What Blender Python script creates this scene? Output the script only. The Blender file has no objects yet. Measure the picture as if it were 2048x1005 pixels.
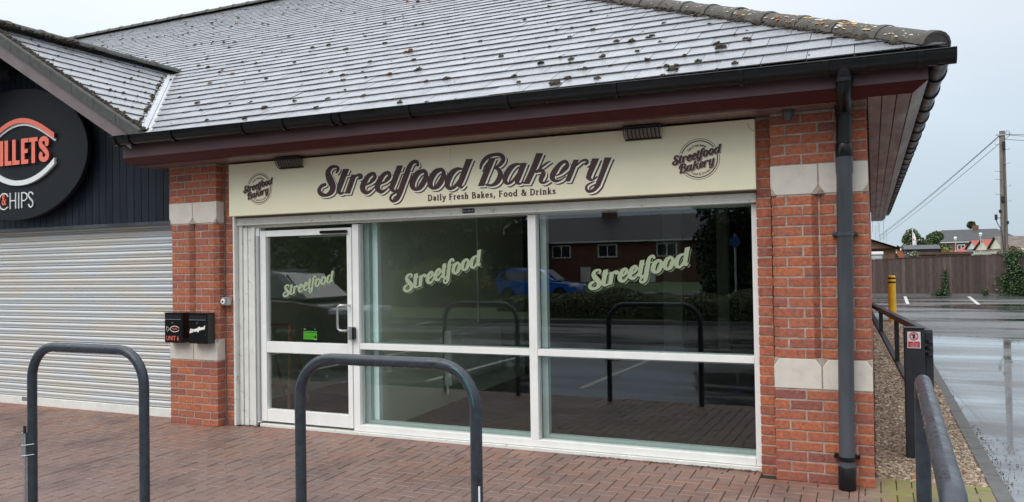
import bpy, bmesh, math, random
import numpy as np
from mathutils import Vector, Matrix
rnd = random.Random(7); NR = np.random.default_rng(11)
S = bpy.context.scene; COL = S.collection

# ------------------------------------------------------------------ camera
YAW, PIT, ROL = math.radians(24.472), math.radians(1.003), math.radians(-0.894)
FPX = 1582.85; CAM = np.array([0.6804, -6.1623, 1.6159])
def cam_axes():
    f = np.array([-math.sin(YAW), math.cos(YAW), 0]); r = np.array([math.cos(YAW), math.sin(YAW), 0]); u = np.array([0, 0, 1.])
    f2 = f*math.cos(PIT)+u*math.sin(PIT); u2 = u*math.cos(PIT)-f*math.sin(PIT)
    return r*math.cos(ROL)+u2*math.sin(ROL), u2*math.cos(ROL)-r*math.sin(ROL), f2
AR, AU, AF = cam_axes()
def on(x, y, axis, val):
    """point of the survey: a measured photograph pixel carried to the world plane axis = val"""
    d = AF+AR*(x-1024)/FPX-AU*(y-502.5)/FPX
    return CAM+(val-CAM[axis])/d[axis]*d
cd = bpy.data.cameras.new('camera'); cam = bpy.data.objects.new('camera', cd); COL.objects.link(cam)
cam.matrix_world = Matrix(((AR[0], AU[0], -AF[0], CAM[0]), (AR[1], AU[1], -AF[1], CAM[1]), (AR[2], AU[2], -AF[2], CAM[2]), (0, 0, 0, 1)))
cd.sensor_width = 36; cd.lens = FPX/2048*36; cd.clip_start = .05; cd.clip_end = 3000
S.camera = cam; S.render.engine = 'CYCLES'
S.render.resolution_x = 1024; S.render.resolution_y = 502

# ------------------------------------------------------------------ world, sun, exposure
SUN_EL, SUN_AZ = math.radians(52), math.radians(200)      # azimuth from +Y clockwise: behind the camera, a little left
W = bpy.data.worlds.new('World'); S.world = W; W.use_nodes = True
nt = W.node_tree; nt.nodes.clear(); N = nt.nodes.new; LK = nt.links.new
out = N('ShaderNodeOutputWorld'); bg = N('ShaderNodeBackground'); bg.inputs['Strength'].default_value = 0.1
sky = N('ShaderNodeTexSky'); sky.sky_type = 'NISHITA'; sky.sun_disc = False; sky.sun_elevation = SUN_EL; sky.sun_rotation = SUN_AZ
tc = N('ShaderNodeTexCoord'); sep = N('ShaderNodeSeparateXYZ'); LK(tc.outputs['Generated'], sep.inputs[0])
rp = N('ShaderNodeValToRGB'); LK(sep.outputs['Z'], rp.inputs[0])
e = rp.color_ramp.elements
e[0].position = 0.0; e[0].color = (.205, .255, .295, 1); e[1].position = 1.0; e[1].color = (.93, .96, 1.0, 1)
for p_, c_ in ((.05, (.225, .272, .31, 1)), (.16, (.27, .312, .35, 1)), (.30, (.345, .372, .405, 1)), (.42, (.475, .505, .545, 1)), (.6, (.68, .72, .77, 1))):
    k = e.new(p_); k.color = c_
nz = N('ShaderNodeTexNoise'); nz.inputs['Scale'].default_value = 1.6; nz.inputs['Detail'].default_value = 5
mp = N('ShaderNodeMapping'); mp.inputs['Scale'].default_value = (1, 1, 2.6); LK(tc.outputs['Generated'], mp.inputs[0]); LK(mp.outputs[0], nz.inputs['Vector'])
nr = N('ShaderNodeMapRange'); nr.inputs[1].default_value = .3; nr.inputs[2].default_value = .7; nr.inputs[3].default_value = .93; nr.inputs[4].default_value = 1.07; LK(nz.outputs['Fac'], nr.inputs[0])
# broad brightening of the cloud towards the west (left in the photograph)
mx0 = N('ShaderNodeMapRange'); mx0.inputs[1].default_value = -.9; mx0.inputs[2].default_value = .35; mx0.inputs[3].default_value = 1.2; mx0.inputs[4].default_value = .96; LK(sep.outputs['X'], mx0.inputs[0])
mm = N('ShaderNodeMath'); mm.operation = 'MULTIPLY'; LK(nr.outputs[0], mm.inputs[0]); LK(mx0.outputs[0], mm.inputs[1])
m2 = N('ShaderNodeMath'); m2.operation = 'MULTIPLY'; LK(mm.outputs[0], m2.inputs[0]); m2.inputs[1].default_value = 18.5
vm = N('ShaderNodeVectorMath'); vm.operation = 'SCALE'; LK(rp.outputs[0], vm.inputs[0]); LK(m2.outputs[0], vm.inputs['Scale'])
mix = N('ShaderNodeMix'); mix.data_type = 'RGBA'; mix.inputs[0].default_value = .93; LK(sky.outputs[0], mix.inputs[6]); LK(vm.outputs[0], mix.inputs[7])
LK(mix.outputs[2], bg.inputs[0]); LK(bg.outputs[0], out.inputs[0])
sd = bpy.data.lights.new('sun', 'SUN'); sd.energy = 1.3; sd.angle = math.radians(40); sd.color = (1, .96, .9)
so = bpy.data.objects.new('sun', sd); COL.objects.link(so)
sv = Vector((math.sin(SUN_AZ)*math.cos(SUN_EL), math.cos(SUN_AZ)*math.cos(SUN_EL), math.sin(SUN_EL)))
so.rotation_euler = sv.to_track_quat('Z', 'Y').to_euler()
S.view_settings.view_transform = 'Standard'; S.view_settings.look = 'None'; S.view_settings.gamma = 1
S.view_settings.use_curve_mapping = False; S.view_settings.exposure = 0.38

# ------------------------------------------------------------------ tagging
def tag(o, label=None, cat=None, group=None, kind=None):
    if label: o['label'] = label
    if cat: o['category'] = cat
    if group: o['group'] = group
    if kind: o['kind'] = kind
    return o
def empty(name, loc=(0, 0, 0), parent=None):
    o = bpy.data.objects.new(name, None); COL.objects.link(o); o.location = loc
    o.empty_display_size = .1
    if parent: o.parent = parent
    return o
def thing(name, label, cat, group=None, loc=(0, 0, 0)):
    return tag(empty(name, loc), label, cat, group)
def ref(mesh, name, parent=None, loc=(0, 0, 0), rot=(0, 0, 0)):
    o = bpy.data.objects.new(name, mesh); COL.objects.link(o); o.location = loc; o.rotation_euler = rot
    if parent: o.parent = parent
    return o

# ------------------------------------------------------------------ materials
MATS = {}
def mat(name, col, rough=.6, metal=0, spec=.5, var=0, vscale=6, rnd_var=0, bump=0, bscale=80, col2=None, c2scale=3, c2thr=(.45, .6), rvar=0, rscale=5, ramp=None, coat=0, stretch=None, bdist=.01, ior=1.5):
    m = bpy.data.materials.new(name); m.use_nodes = True; t = m.node_tree; b = t.nodes['Principled BSDF']
    b.inputs['Roughness'].default_value = rough; b.inputs['Metallic'].default_value = metal; b.inputs['Specular IOR Level'].default_value = spec; b.inputs['IOR'].default_value = ior
    b.inputs['Coat Weight'].default_value = coat; b.inputs['Coat Roughness'].default_value = .08
    tc = t.nodes.new('ShaderNodeNewGeometry'); pos = tc.outputs['Position']
    if stretch:
        mpn = t.nodes.new('ShaderNodeMapping'); mpn.inputs['Scale'].default_value = stretch; t.links.new(pos, mpn.inputs[0]); pos = mpn.outputs[0]
    def noise(scale, detail=5, rough_=.6):
        n = t.nodes.new('ShaderNodeTexNoise'); n.inputs['Scale'].default_value = scale; n.inputs['Detail'].default_value = detail; n.inputs['Roughness'].default_value = rough_
        t.links.new(pos, n.inputs['Vector']); return n.outputs['Fac']
    def mrange(s, a, b_, c, d):
        n = t.nodes.new('ShaderNodeMapRange'); [setattr(n.inputs[i+1], 'default_value', v) for i, v in enumerate((a, b_, c, d))]; t.links.new(s, n.inputs[0]); return n.outputs[0]
    if ramp:
        oi = t.nodes.new('ShaderNodeObjectInfo'); r = t.nodes.new('ShaderNodeValToRGB'); r.color_ramp.interpolation = 'LINEAR'
        el = r.color_ramp.elements; el[0].position = 0; el[0].color = (*ramp[0], 1); el[1].position = 1; el[1].color = (*ramp[-1], 1)
        for i, c in enumerate(ramp[1:-1]): k = el.new((i+1)/(len(ramp)-1)); k.color = (*c, 1)
        if rnd_var == 'attr':
            at = t.nodes.new('ShaderNodeAttribute'); at.attribute_name = 'tone'; t.links.new(at.outputs['Fac'], r.inputs[0])
        elif rnd_var == 'both':
            at = t.nodes.new('ShaderNodeAttribute'); at.attribute_name = 'tone'; ad = t.nodes.new('ShaderNodeMath'); ad.operation = 'ADD'
            t.links.new(at.outputs['Fac'], ad.inputs[0]); t.links.new(oi.outputs['Random'], ad.inputs[1]); fr = t.nodes.new('ShaderNodeMath'); fr.operation = 'FRACT'; t.links.new(ad.outputs[0], fr.inputs[0]); t.links.new(fr.outputs[0], r.inputs[0])
        else: t.links.new(oi.outputs['Random'], r.inputs[0])
        c = r.outputs[0]
    else:
        r = t.nodes.new('ShaderNodeRGB'); r.outputs[0].default_value = (*col, 1); c = r.outputs[0]
    if col2:
        n = mrange(noise(c2scale, 6, .65), c2thr[0], c2thr[1], 0, 1); x = t.nodes.new('ShaderNodeMix'); x.data_type = 'RGBA'
        t.links.new(n, x.inputs[0]); t.links.new(c, x.inputs[6]); x.inputs[7].default_value = (*col2, 1); c = x.outputs[2]
    if var:
        n = mrange(noise(vscale), .3, .7, 1-var, 1+var); v = t.nodes.new('ShaderNodeVectorMath'); v.operation = 'SCALE'
        t.links.new(c, v.inputs[0]); t.links.new(n, v.inputs['Scale']); c = v.outputs[0]
    t.links.new(c, b.inputs['Base Color'])
    if rvar:
        t.links.new(mrange(noise(rscale), .35, .65, max(.02, rough-rvar), rough+rvar), b.inputs['Roughness'])
    if bump:
        bp = t.nodes.new('ShaderNodeBump'); bp.inputs['Strength'].default_value = bump; bp.inputs['Distance'].default_value = bdist
        t.links.new(noise(bscale, 4), bp.inputs['Height']); t.links.new(bp.outputs[0], b.inputs['Normal'])
    MATS[name] = m; return m
M = {}
M['brick'] = mat('brick', (0, 0, 0), .85, ramp=[(.39, .11, .056), (.44, .13, .058), (.35, .10, .056), (.39, .125, .064), (.29, .09, .064), (.46, .14, .054), (.37, .11, .06), (.24, .08, .062), (.42, .12, .054)], var=.34, vscale=38, bump=.7, bscale=130, col2=(.23, .115, .095), c2scale=17, c2thr=(.50, .72), bdist=.007)
M['mortar'] = mat('mortar', (.37, .30, .245), .95, var=.35, vscale=14, bump=.5, bscale=220)
M['stone'] = mat('limestone', (.60, .555, .48), .9, var=.07, vscale=9, bump=.15, bscale=200, col2=(.46, .43, .38), c2scale=7, c2thr=(.55, .8))
M['slate'] = mat('slate', (0, 0, 0), .27, ramp=[(.115, .12, .13), (.165, .172, .185), (.135, .14, .152), (.195, .20, .215), (.15, .156, .168)], rnd_var='both', var=.13, vscale=25, bump=.10, bscale=140, rvar=.10, rscale=9, col2=(.24, .23, .21), c2scale=30, c2thr=(.60, .74), spec=.75)
M['ridge'] = mat('ridge_tile', (.075, .07, .062), .85, var=.3, vscale=18, bump=.6, bscale=90, col2=(.20, .18, .14), c2scale=26, c2thr=(.60, .68))
M['verge'] = mat('verge_tile', (.055, .055, .053), .8, var=.25, vscale=14, bump=.4, bscale=120, col2=(.2, .2, .19), c2scale=50, c2thr=(.64, .70))
M['moss'] = mat('moss', (.062, .050, .024), .98, var=.4, vscale=60, bump=.9, bscale=240, col2=(.04, .03, .022), c2scale=4, c2thr=(.42, .58))
M['moss_rust'] = mat('moss_rust', (.16, .065, .022), .98, var=.4, vscale=60, bump=.9, bscale=240)
M['lichen'] = mat('lichen', (.42, .34, .14), .95, var=.3, vscale=70, col2=(.55, .53, .45), c2scale=9, c2thr=(.45, .55), bump=.4)
M['lichen_orange'] = mat('lichen_orange', (.36, .15, .05), .95, var=.3, vscale=70, bump=.4)
M['lead'] = mat('valley_liner', (.42, .43, .45), .38, var=.15, vscale=12, col2=(.12, .12, .11), c2scale=24, c2thr=(.60, .68))
M['gutter'] = mat('black_plastic', (.006, .006, .007), .34, var=.3, vscale=12, rvar=.1, spec=.3)
M['pipe'] = mat('grey_plastic', (.055, .062, .072), .42, var=.28, vscale=5, stretch=(1, 1, .25), rvar=.1)
M['fascia'] = mat('maroon_stain', (.078, .034, .038), .42, var=.2, vscale=14, stretch=(.15, 1, 1), rvar=.08)
M['canted'] = mat('maroon_gloss', (.062, .0075, .0075), .5, spec=.25, var=.15, vscale=14)
M['soffit'] = mat('soffit_stain', (.19, .12, .105), .36, var=.3, vscale=12, stretch=(1, .2, 1), rvar=.1, bump=.12, bscale=60)
M['barge'] = mat('barge_stain', (.15, .115, .115), .5, var=.15, vscale=6)
M['white'] = mat('white_frame', (.80, .80, .77), .42, var=.05, vscale=7, col2=(.50, .49, .44), c2scale=24, c2thr=(.66, .78))
M['offwhite'] = mat('weathered_white', (.70, .70, .65), .5, var=.08, vscale=9, col2=(.36, .33, .28), c2scale=16, c2thr=(.60, .72))
M['innerframe'] = mat('inner_frame', (.34, .43, .42), .5)
M['mesh'] = mat('perforated_curtain', (.14, .125, .105), .6, metal=.4, var=.2, vscale=120, stretch=(1, 1, 1))
M['black'] = mat('black_gloss', (.006, .006, .007), .22)
M['blackmat'] = mat('black_matt', (.012, .012, .013), .55)
M['cream'] = mat('cream_panel', (.83, .78, .56), .38, var=.025, vscale=3)
M['brown'] = mat('brown_vinyl', (.060, .024, .024), .4)
M['creamlt'] = mat('pale_vinyl', (.86, .84, .72), .4)
M['vinyl'] = mat('pale_green_vinyl', (.33, .39, .25), .5)
M['cladding'] = mat('navy_cladding', (.018, .022, .032), .42, var=.35, vscale=8, stretch=(4, 1, .5), rvar=.1, bump=.15, bscale=50, ramp=[(.008, .011, .018), (.015, .019, .028), (.011, .014, .021)], spec=.25)
M['oval'] = mat('charcoal_panel', (.010, .011, .015), .5, spec=.25)
M['oval_edge'] = mat('charcoal_rim', (.035, .036, .042), .4)
M['coral'] = mat('coral_letter', (.83, .19, .13), .45)
M['coraldk'] = mat('coral_return', (.16, .035, .028), .5)
M['letterwhite'] = mat('white_letter', (.74, .76, .76), .4)
M['steel'] = mat('steel', (.62, .62, .60), .28, metal=1)
M['zinc'] = mat('zinc', (.45, .46, .47), .4, metal=.9, var=.2, vscale=40)
M['hoop'] = mat('graphite_paint', (.030, .036, .046), .34, spec=.4, var=.25, vscale=24, rvar=.16, rscale=16, bump=.10, bscale=120, col2=(.025, .027, .032), c2scale=26, c2thr=(.60, .66))
M['drop'] = mat('water_bead', (.25, .28, .3), .04, spec=1)
M['post'] = mat('barrier_paint', (.026, .030, .036), .45, spec=.35, var=.2, vscale=8)
M['yellow'] = mat('yellow_plastic', (.74, .42, .018), .45, var=.12, vscale=6)
M['gravel'] = mat('gravel', (0, 0, 0), .7, ramp=[(.15, .105, .07), (.31, .23, .155), (.46, .37, .26), (.21, .155, .105), (.58, .49, .37), (.11, .09, .075), (.35, .24, .15)], rnd_var='attr', var=.2, vscale=50)
M['soil'] = mat('gravel_bed', (.15, .10, .06), .9, var=.5, vscale=90, bump=.8, bscale=120)
M['kerb'] = mat('kerb_concrete', (.115, .115, .112), .65, spec=.3, var=.2, vscale=10, bump=.2, bscale=160, col2=(.12, .12, .115), c2scale=4, c2thr=(.5, .7))
M['redsign'] = mat('red_print', (.62, .02, .05), .4)
M['signwhite'] = mat('white_print', (.82, .82, .82), .4)
M['green'] = mat('green_print', (.06, .30, .02), .4)
M['wood'] = mat('pine', (.36, .22, .11), .6, var=.15, vscale=10)
M['fence'] = mat('fence_timber', (0, 0, 0), .85, ramp=[(.055, .035, .030), (.080, .053, .045), (.045, .030, .026), (.11, .083, .072), (.065, .042, .036)], rnd_var='attr', var=.35, vscale=5, stretch=(5, 1, .6))
M['ivy'] = mat('ivy_leaf', (.035, .075, .022), .45, var=.45, vscale=3)
M['leaf'] = mat('leaf', (.055, .085, .028), .5, var=.45, vscale=.9)
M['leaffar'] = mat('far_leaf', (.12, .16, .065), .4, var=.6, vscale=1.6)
M['leafdk'] = mat('dark_leaf', (.028, .048, .018), .55, var=.5, vscale=.8)
M['leafyel'] = mat('yellow_leaf', (.20, .21, .05), .5, var=.4, vscale=1.5)
M['leafred'] = mat('russet_leaf', (.13, .075, .045), .6, var=.4, vscale=3)
M['hedge'] = mat('hedge_leaf', (.15, .17, .09), .6, var=.4, vscale=2)
M['blossom'] = mat('blossom', (.62, .60, .48), .7)
M['bark'] = mat('bark', (.07, .055, .045), .9, var=.3, vscale=8)
M['poletim'] = mat('pole_timber', (.17, .145, .12), .85, var=.35, vscale=5, stretch=(5, 5, .4))
M['hbrick'] = mat('house_brick', (.15, .075, .055), .9, var=.2, vscale=3)
M['hbrickred'] = mat('house_brick_red', (.34, .10, .05), .9, var=.15, vscale=3)
M['hroof'] = mat('house_roof', (.05, .05, .054), .7, var=.3, vscale=2, stretch=(.4, .4, 5))
M['hroofbr'] = mat('brown_roof', (.13, .10, .085), .85, var=.3, vscale=2)
M['hroofred'] = mat('red_roof', (.27, .06, .04), .8, var=.3, vscale=3, stretch=(3, .5, 3))
M['render'] = mat('cream_render', (.70, .66, .54), .9, var=.05)
M['renderblue'] = mat('pale_blue_render', (.60, .68, .68), .9, var=.05)
M['hwhite'] = mat('house_white', (.75, .75, .74), .6)
M['hpane'] = mat('house_pane', (.03, .035, .04), .1)
M['shed'] = mat('rusty_roof', (.10, .048, .036), .8, var=.3, vscale=3)
M['lampgrey'] = mat('lamp_grey', (.42, .43, .44), .5)
M['carblue'] = mat('blue_paint', (.02, .16, .62), .25, coat=1)
M['cardark'] = mat('dark_paint', (.035, .038, .036), .25, coat=1)
M['cargls'] = mat('car_glass', (.05, .06, .065), .05, spec=1)
M['tyre'] = mat('tyre', (.015, .015, .015), .8)
M['rim'] = mat('alloy', (.4, .4, .42), .3, metal=1)
M['redlamp'] = mat('red_lamp', (.4, .01, .01), .2)
M['clearlamp'] = mat('clear_lamp', (.6, .62, .65), .15)
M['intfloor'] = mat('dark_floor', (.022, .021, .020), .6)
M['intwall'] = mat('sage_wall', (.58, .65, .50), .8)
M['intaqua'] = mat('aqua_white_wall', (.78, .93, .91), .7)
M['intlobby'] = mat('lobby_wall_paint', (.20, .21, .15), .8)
M['intdark'] = mat('dim_wall', (.035, .035, .036), .85)  # gloom of the deep shop interior is put into this near-black colour
M['radiator'] = mat('radiator_white', (.62, .66, .62), .45)
M['grass'] = mat('grass', (.055, .085, .022), .95, var=.4, vscale=3)
M['roadline'] = mat('line_paint', (.42, .41, .39), .6, var=.15, vscale=20, col2=(.12, .12, .12), c2scale=12, c2thr=(.62, .72))
M['wire'] = mat('cable', (.05, .05, .055), .6)
M['terracotta'] = mat('pot', (.35, .14, .07), .8)

def mat_glass():
    m = bpy.data.materials.new('window_glass'); m.use_nodes = True; t = m.node_tree; t.nodes.clear()
    o = t.nodes.new('ShaderNodeOutputMaterial'); g = t.nodes.new('ShaderNodeBsdfGlossy'); g.inputs['Roughness'].default_value = .0; g.inputs['Color'].default_value = (.95, .97, 1, 1)
    tr = t.nodes.new('ShaderNodeBsdfTransparent'); tr.inputs['Color'].default_value = (.955, .975, .96, 1)
    fr = t.nodes.new('ShaderNodeFresnel'); ge = t.nodes.new('ShaderNodeNewGeometry'); ir = t.nodes.new('ShaderNodeMapRange'); ir.inputs[3].default_value = 1.66; ir.inputs[4].default_value = 1/1.66; t.links.new(ge.outputs['Backfacing'], ir.inputs[0]); t.links.new(ir.outputs[0], fr.inputs['IOR']); mx = t.nodes.new('ShaderNodeMixShader')
    t.links.new(fr.outputs[0], mx.inputs[0]); t.links.new(tr.outputs[0], mx.inputs[1]); t.links.new(g.outputs[0], mx.inputs[2]); t.links.new(mx.outputs[0], o.inputs[0]); return m
M['glass'] = mat_glass()

def node_kit(m):
    t = m.node_tree; b = t.nodes['Principled BSDF']; g = t.nodes.new('ShaderNodeNewGeometry')
    def noise(scale, detail=6, r=.6, stretch=None):
        n = t.nodes.new('ShaderNodeTexNoise'); n.inputs['Scale'].default_value = scale; n.inputs['Detail'].default_value = detail; n.inputs['Roughness'].default_value = r
        if stretch:
            k = t.nodes.new('ShaderNodeMapping'); k.inputs['Scale'].default_value = stretch; t.links.new(g.outputs['Position'], k.inputs[0]); t.links.new(k.outputs[0], n.inputs['Vector'])
        else: t.links.new(g.outputs['Position'], n.inputs['Vector'])
        return n.outputs['Fac']
    def mr(s, a, b_, c, d):
        n = t.nodes.new('ShaderNodeMapRange'); [setattr(n.inputs[i+1], 'default_value', v) for i, v in enumerate((a, b_, c, d))]; t.links.new(s, n.inputs[0]); return n.outputs[0]
    def mixc(f, a, b_):
        x = t.nodes.new('ShaderNodeMix'); x.data_type = 'RGBA'; t.links.new(f, x.inputs[0])
        for i, v in ((6, a), (7, b_)):
            if isinstance(v, tuple): x.inputs[i].default_value = (*v, 1)
            else: t.links.new(v, x.inputs[i])
        return x.outputs[2]
    def math_(op, a, b_):
        x = t.nodes.new('ShaderNodeMath'); x.operation = op
        for i, v in ((0, a), (1, b_)):
            if isinstance(v, (int, float)): x.inputs[i].default_value = v
            else: t.links.new(v, x.inputs[i])
        return x.outputs[0]
    return t, b, g, noise, mr, mixc, math_
def mat_asphalt():
    m = bpy.data.materials.new('wet_asphalt'); m.use_nodes = True; t, b, g, noise, mr, mixc, math_ = node_kit(m)
    wet = mr(noise(.30, 6, .68, (.30, 1.5, 1)), .42, .58, 0, 1)          # 1 = rougher, drier patches; 0 = standing film of water
    fine = noise(90, 3, .6)
    c = mixc(mr(fine, .35, .75, 0, 1), (.030, .030, .031), (.075, .073, .072))
    c = mixc(wet, c, mixc(fine, (.045, .043, .043), (.10, .097, .094)))
    t.links.new(c, b.inputs['Base Color'])
    r = math_('ADD', mr(wet, 0, 1, .03, .42), mr(noise(9, 5), .3, .7, -.02, .08)); t.links.new(r, b.inputs['Roughness'])
    b.inputs['Specular IOR Level'].default_value = .9; t.links.new(mr(wet, 0, 1, 1, .15), b.inputs['Coat Weight']); b.inputs['Coat Roughness'].default_value = .03; b.inputs['Coat IOR'].default_value = 1.6
    bp = t.nodes.new('ShaderNodeBump'); bp.inputs['Distance'].default_value = .004; t.links.new(mr(wet, 0, 1, .04, .9), bp.inputs['Strength'])
    t.links.new(math_('ADD', noise(120, 2), math_('MULTIPLY', noise(3.0, 3), .8)), bp.inputs['Height']); t.links.new(bp.outputs[0], b.inputs['Normal'])
    return m
M['asphalt'] = mat_asphalt()
def mat_paver(name, cols, attr=None):
    m = bpy.data.materials.new(name); m.use_nodes = True; t, b, g, noise, mr, mixc, math_ = node_kit(m)
    at = t.nodes.new('ShaderNodeAttribute'); at.attribute_name = 'tone'; oi = t.nodes.new('ShaderNodeObjectInfo')
    f = t.nodes.new('ShaderNodeMath'); f.operation = 'FRACT'; t.links.new(math_('ADD', at.outputs['Fac'], oi.outputs['Random']), f.inputs[0])
    r = t.nodes.new('ShaderNodeValToRGB'); el = r.color_ramp.elements; el[0].position = 0; el[0].color = (*cols[0], 1); el[1].position = 1; el[1].color = (*cols[-1], 1)
    for i, c in enumerate(cols[1:-1]): k = el.new((i+1)/(len(cols)-1)); k.color = (*c, 1)
    t.links.new(f.outputs[0], r.inputs[0]); c = r.outputs[0]
    sp = t.nodes.new('ShaderNodeSeparateXYZ'); t.links.new(g.outputs['Position'], sp.inputs[0])
    # redder where the paving meets the shop front, browner and dirtier further out
    out_ = mr(math_('ADD', math_('MULTIPLY', sp.outputs['Y'], -1.0), mr(noise(2.2), .3, .7, -.35, .35)), .25, 1.1, 0, 1)
    dirt = mixc(mr(noise(1.1, 5), .3, .7, 0, 1), (.13, .094, .082), (.185, .135, .118))
    c = mixc(math_('MULTIPLY', out_, .62), c, dirt)
    c = mixc(mr(noise(1.4, 4), .48, .70, 0, .65), c, (.075, .05, .045))
    # dried gum, grit and speckle
    c = mixc(mr(noise(55, 2, .5), .68, .74, 0, .8), c, (.33, .29, .25))
    c = mixc(mr(noise(9, 4), .62, .72, 0, .5), c, (.06, .055, .055))
    # moss in the shaded damp corner by the gravel bed
    mg = math_('MULTIPLY', mr(sp.outputs['X'], .56, .80, 0, 1), mr(sp.outputs['Y'], -.5, -.1, 0, 1))
    c = mixc(math_('MULTIPLY', mg, mr(noise(7, 5), .35, .6, .15, 1)), c, (.17, .18, .035))
    t.links.new(c, b.inputs['Base Color'])
    t.links.new(mr(noise(2.0, 5), .35, .65, .38, .70), b.inputs['Roughness'])
    bp = t.nodes.new('ShaderNodeBump'); bp.inputs['Distance'].default_value = .004; bp.inputs['Strength'].default_value = .6
    t.links.new(noise(130, 4), bp.inputs['Height']); t.links.new(bp.outputs[0], b.inputs['Normal'])
    return m
M['paver'] = mat_paver('paver_clay', [(.215, .132, .105), (.24, .136, .103), (.20, .132, .108), (.225, .142, .113), (.26, .136, .098), (.185, .125, .106), (.22, .138, .108)])
M['paverred'] = mat_paver('paver_red', [(.24, .115, .085), (.28, .125, .09), (.21, .115, .09), (.26, .12, .085)])
def mat_shutter():
    m = bpy.data.materials.new('galvanised_slat'); m.use_nodes = True; t, b, g, noise, mr, mixc, math_ = node_kit(m)
    n = noise(1.0, 3, .5, (1.6, 1, 5))
    c = mixc(mr(n, .38, .62, 0, 1), (.60, .575, .52), (.56, .585, .60))  # soft cream and bluish bands: reflections painted into the slat colour
    c = mixc(mr(noise(2.0, 5, .6, (.4, 1, 4)), .45, .7, 0, .4), c, (.55, .53, .48))
    t.links.new(c, b.inputs['Base Color']); b.inputs['Roughness'].default_value = .38; b.inputs['Metallic'].default_value = .25
    return m
M['shutter'] = mat_shutter()
def mat_wallbrick():
    m = bpy.data.materials.new('brick_wall'); m.use_nodes = True; t, b, g, noise, mr, mixc, math_ = node_kit(m)
    k = t.nodes.new('ShaderNodeMapping'); k.inputs['Rotation'].default_value = (math.radians(90), 0, math.radians(90)); t.links.new(g.outputs['Position'], k.inputs[0])
    sp = t.nodes.new('ShaderNodeSeparateXYZ'); t.links.new(g.outputs['Position'], sp.inputs[0]); cb = t.nodes.new('ShaderNodeCombineXYZ')
    t.links.new(math_('ADD', sp.outputs['X'], sp.outputs['Y']), cb.inputs[0]); t.links.new(sp.outputs['Z'], cb.inputs[1])
    br = t.nodes.new('ShaderNodeTexBrick'); t.links.new(cb.outputs[0], br.inputs['Vector']); br.inputs['Scale'].default_value = 1
    br.inputs['Brick Width'].default_value = .225; br.inputs['Row Height'].default_value = .075; br.inputs['Mortar Size'].default_value = .005
    br.inputs['Color1'].default_value = (.42, .10, .045, 1); br.inputs['Color2'].default_value = (.32, .08, .05, 1); br.inputs['Mortar'].default_value = (.33, .28, .24, 1)
    t.links.new(br.outputs[0], b.inputs['Base Color']); b.inputs['Roughness'].default_value = .9
    return m
M['wallbrick'] = mat_wallbrick()

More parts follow.
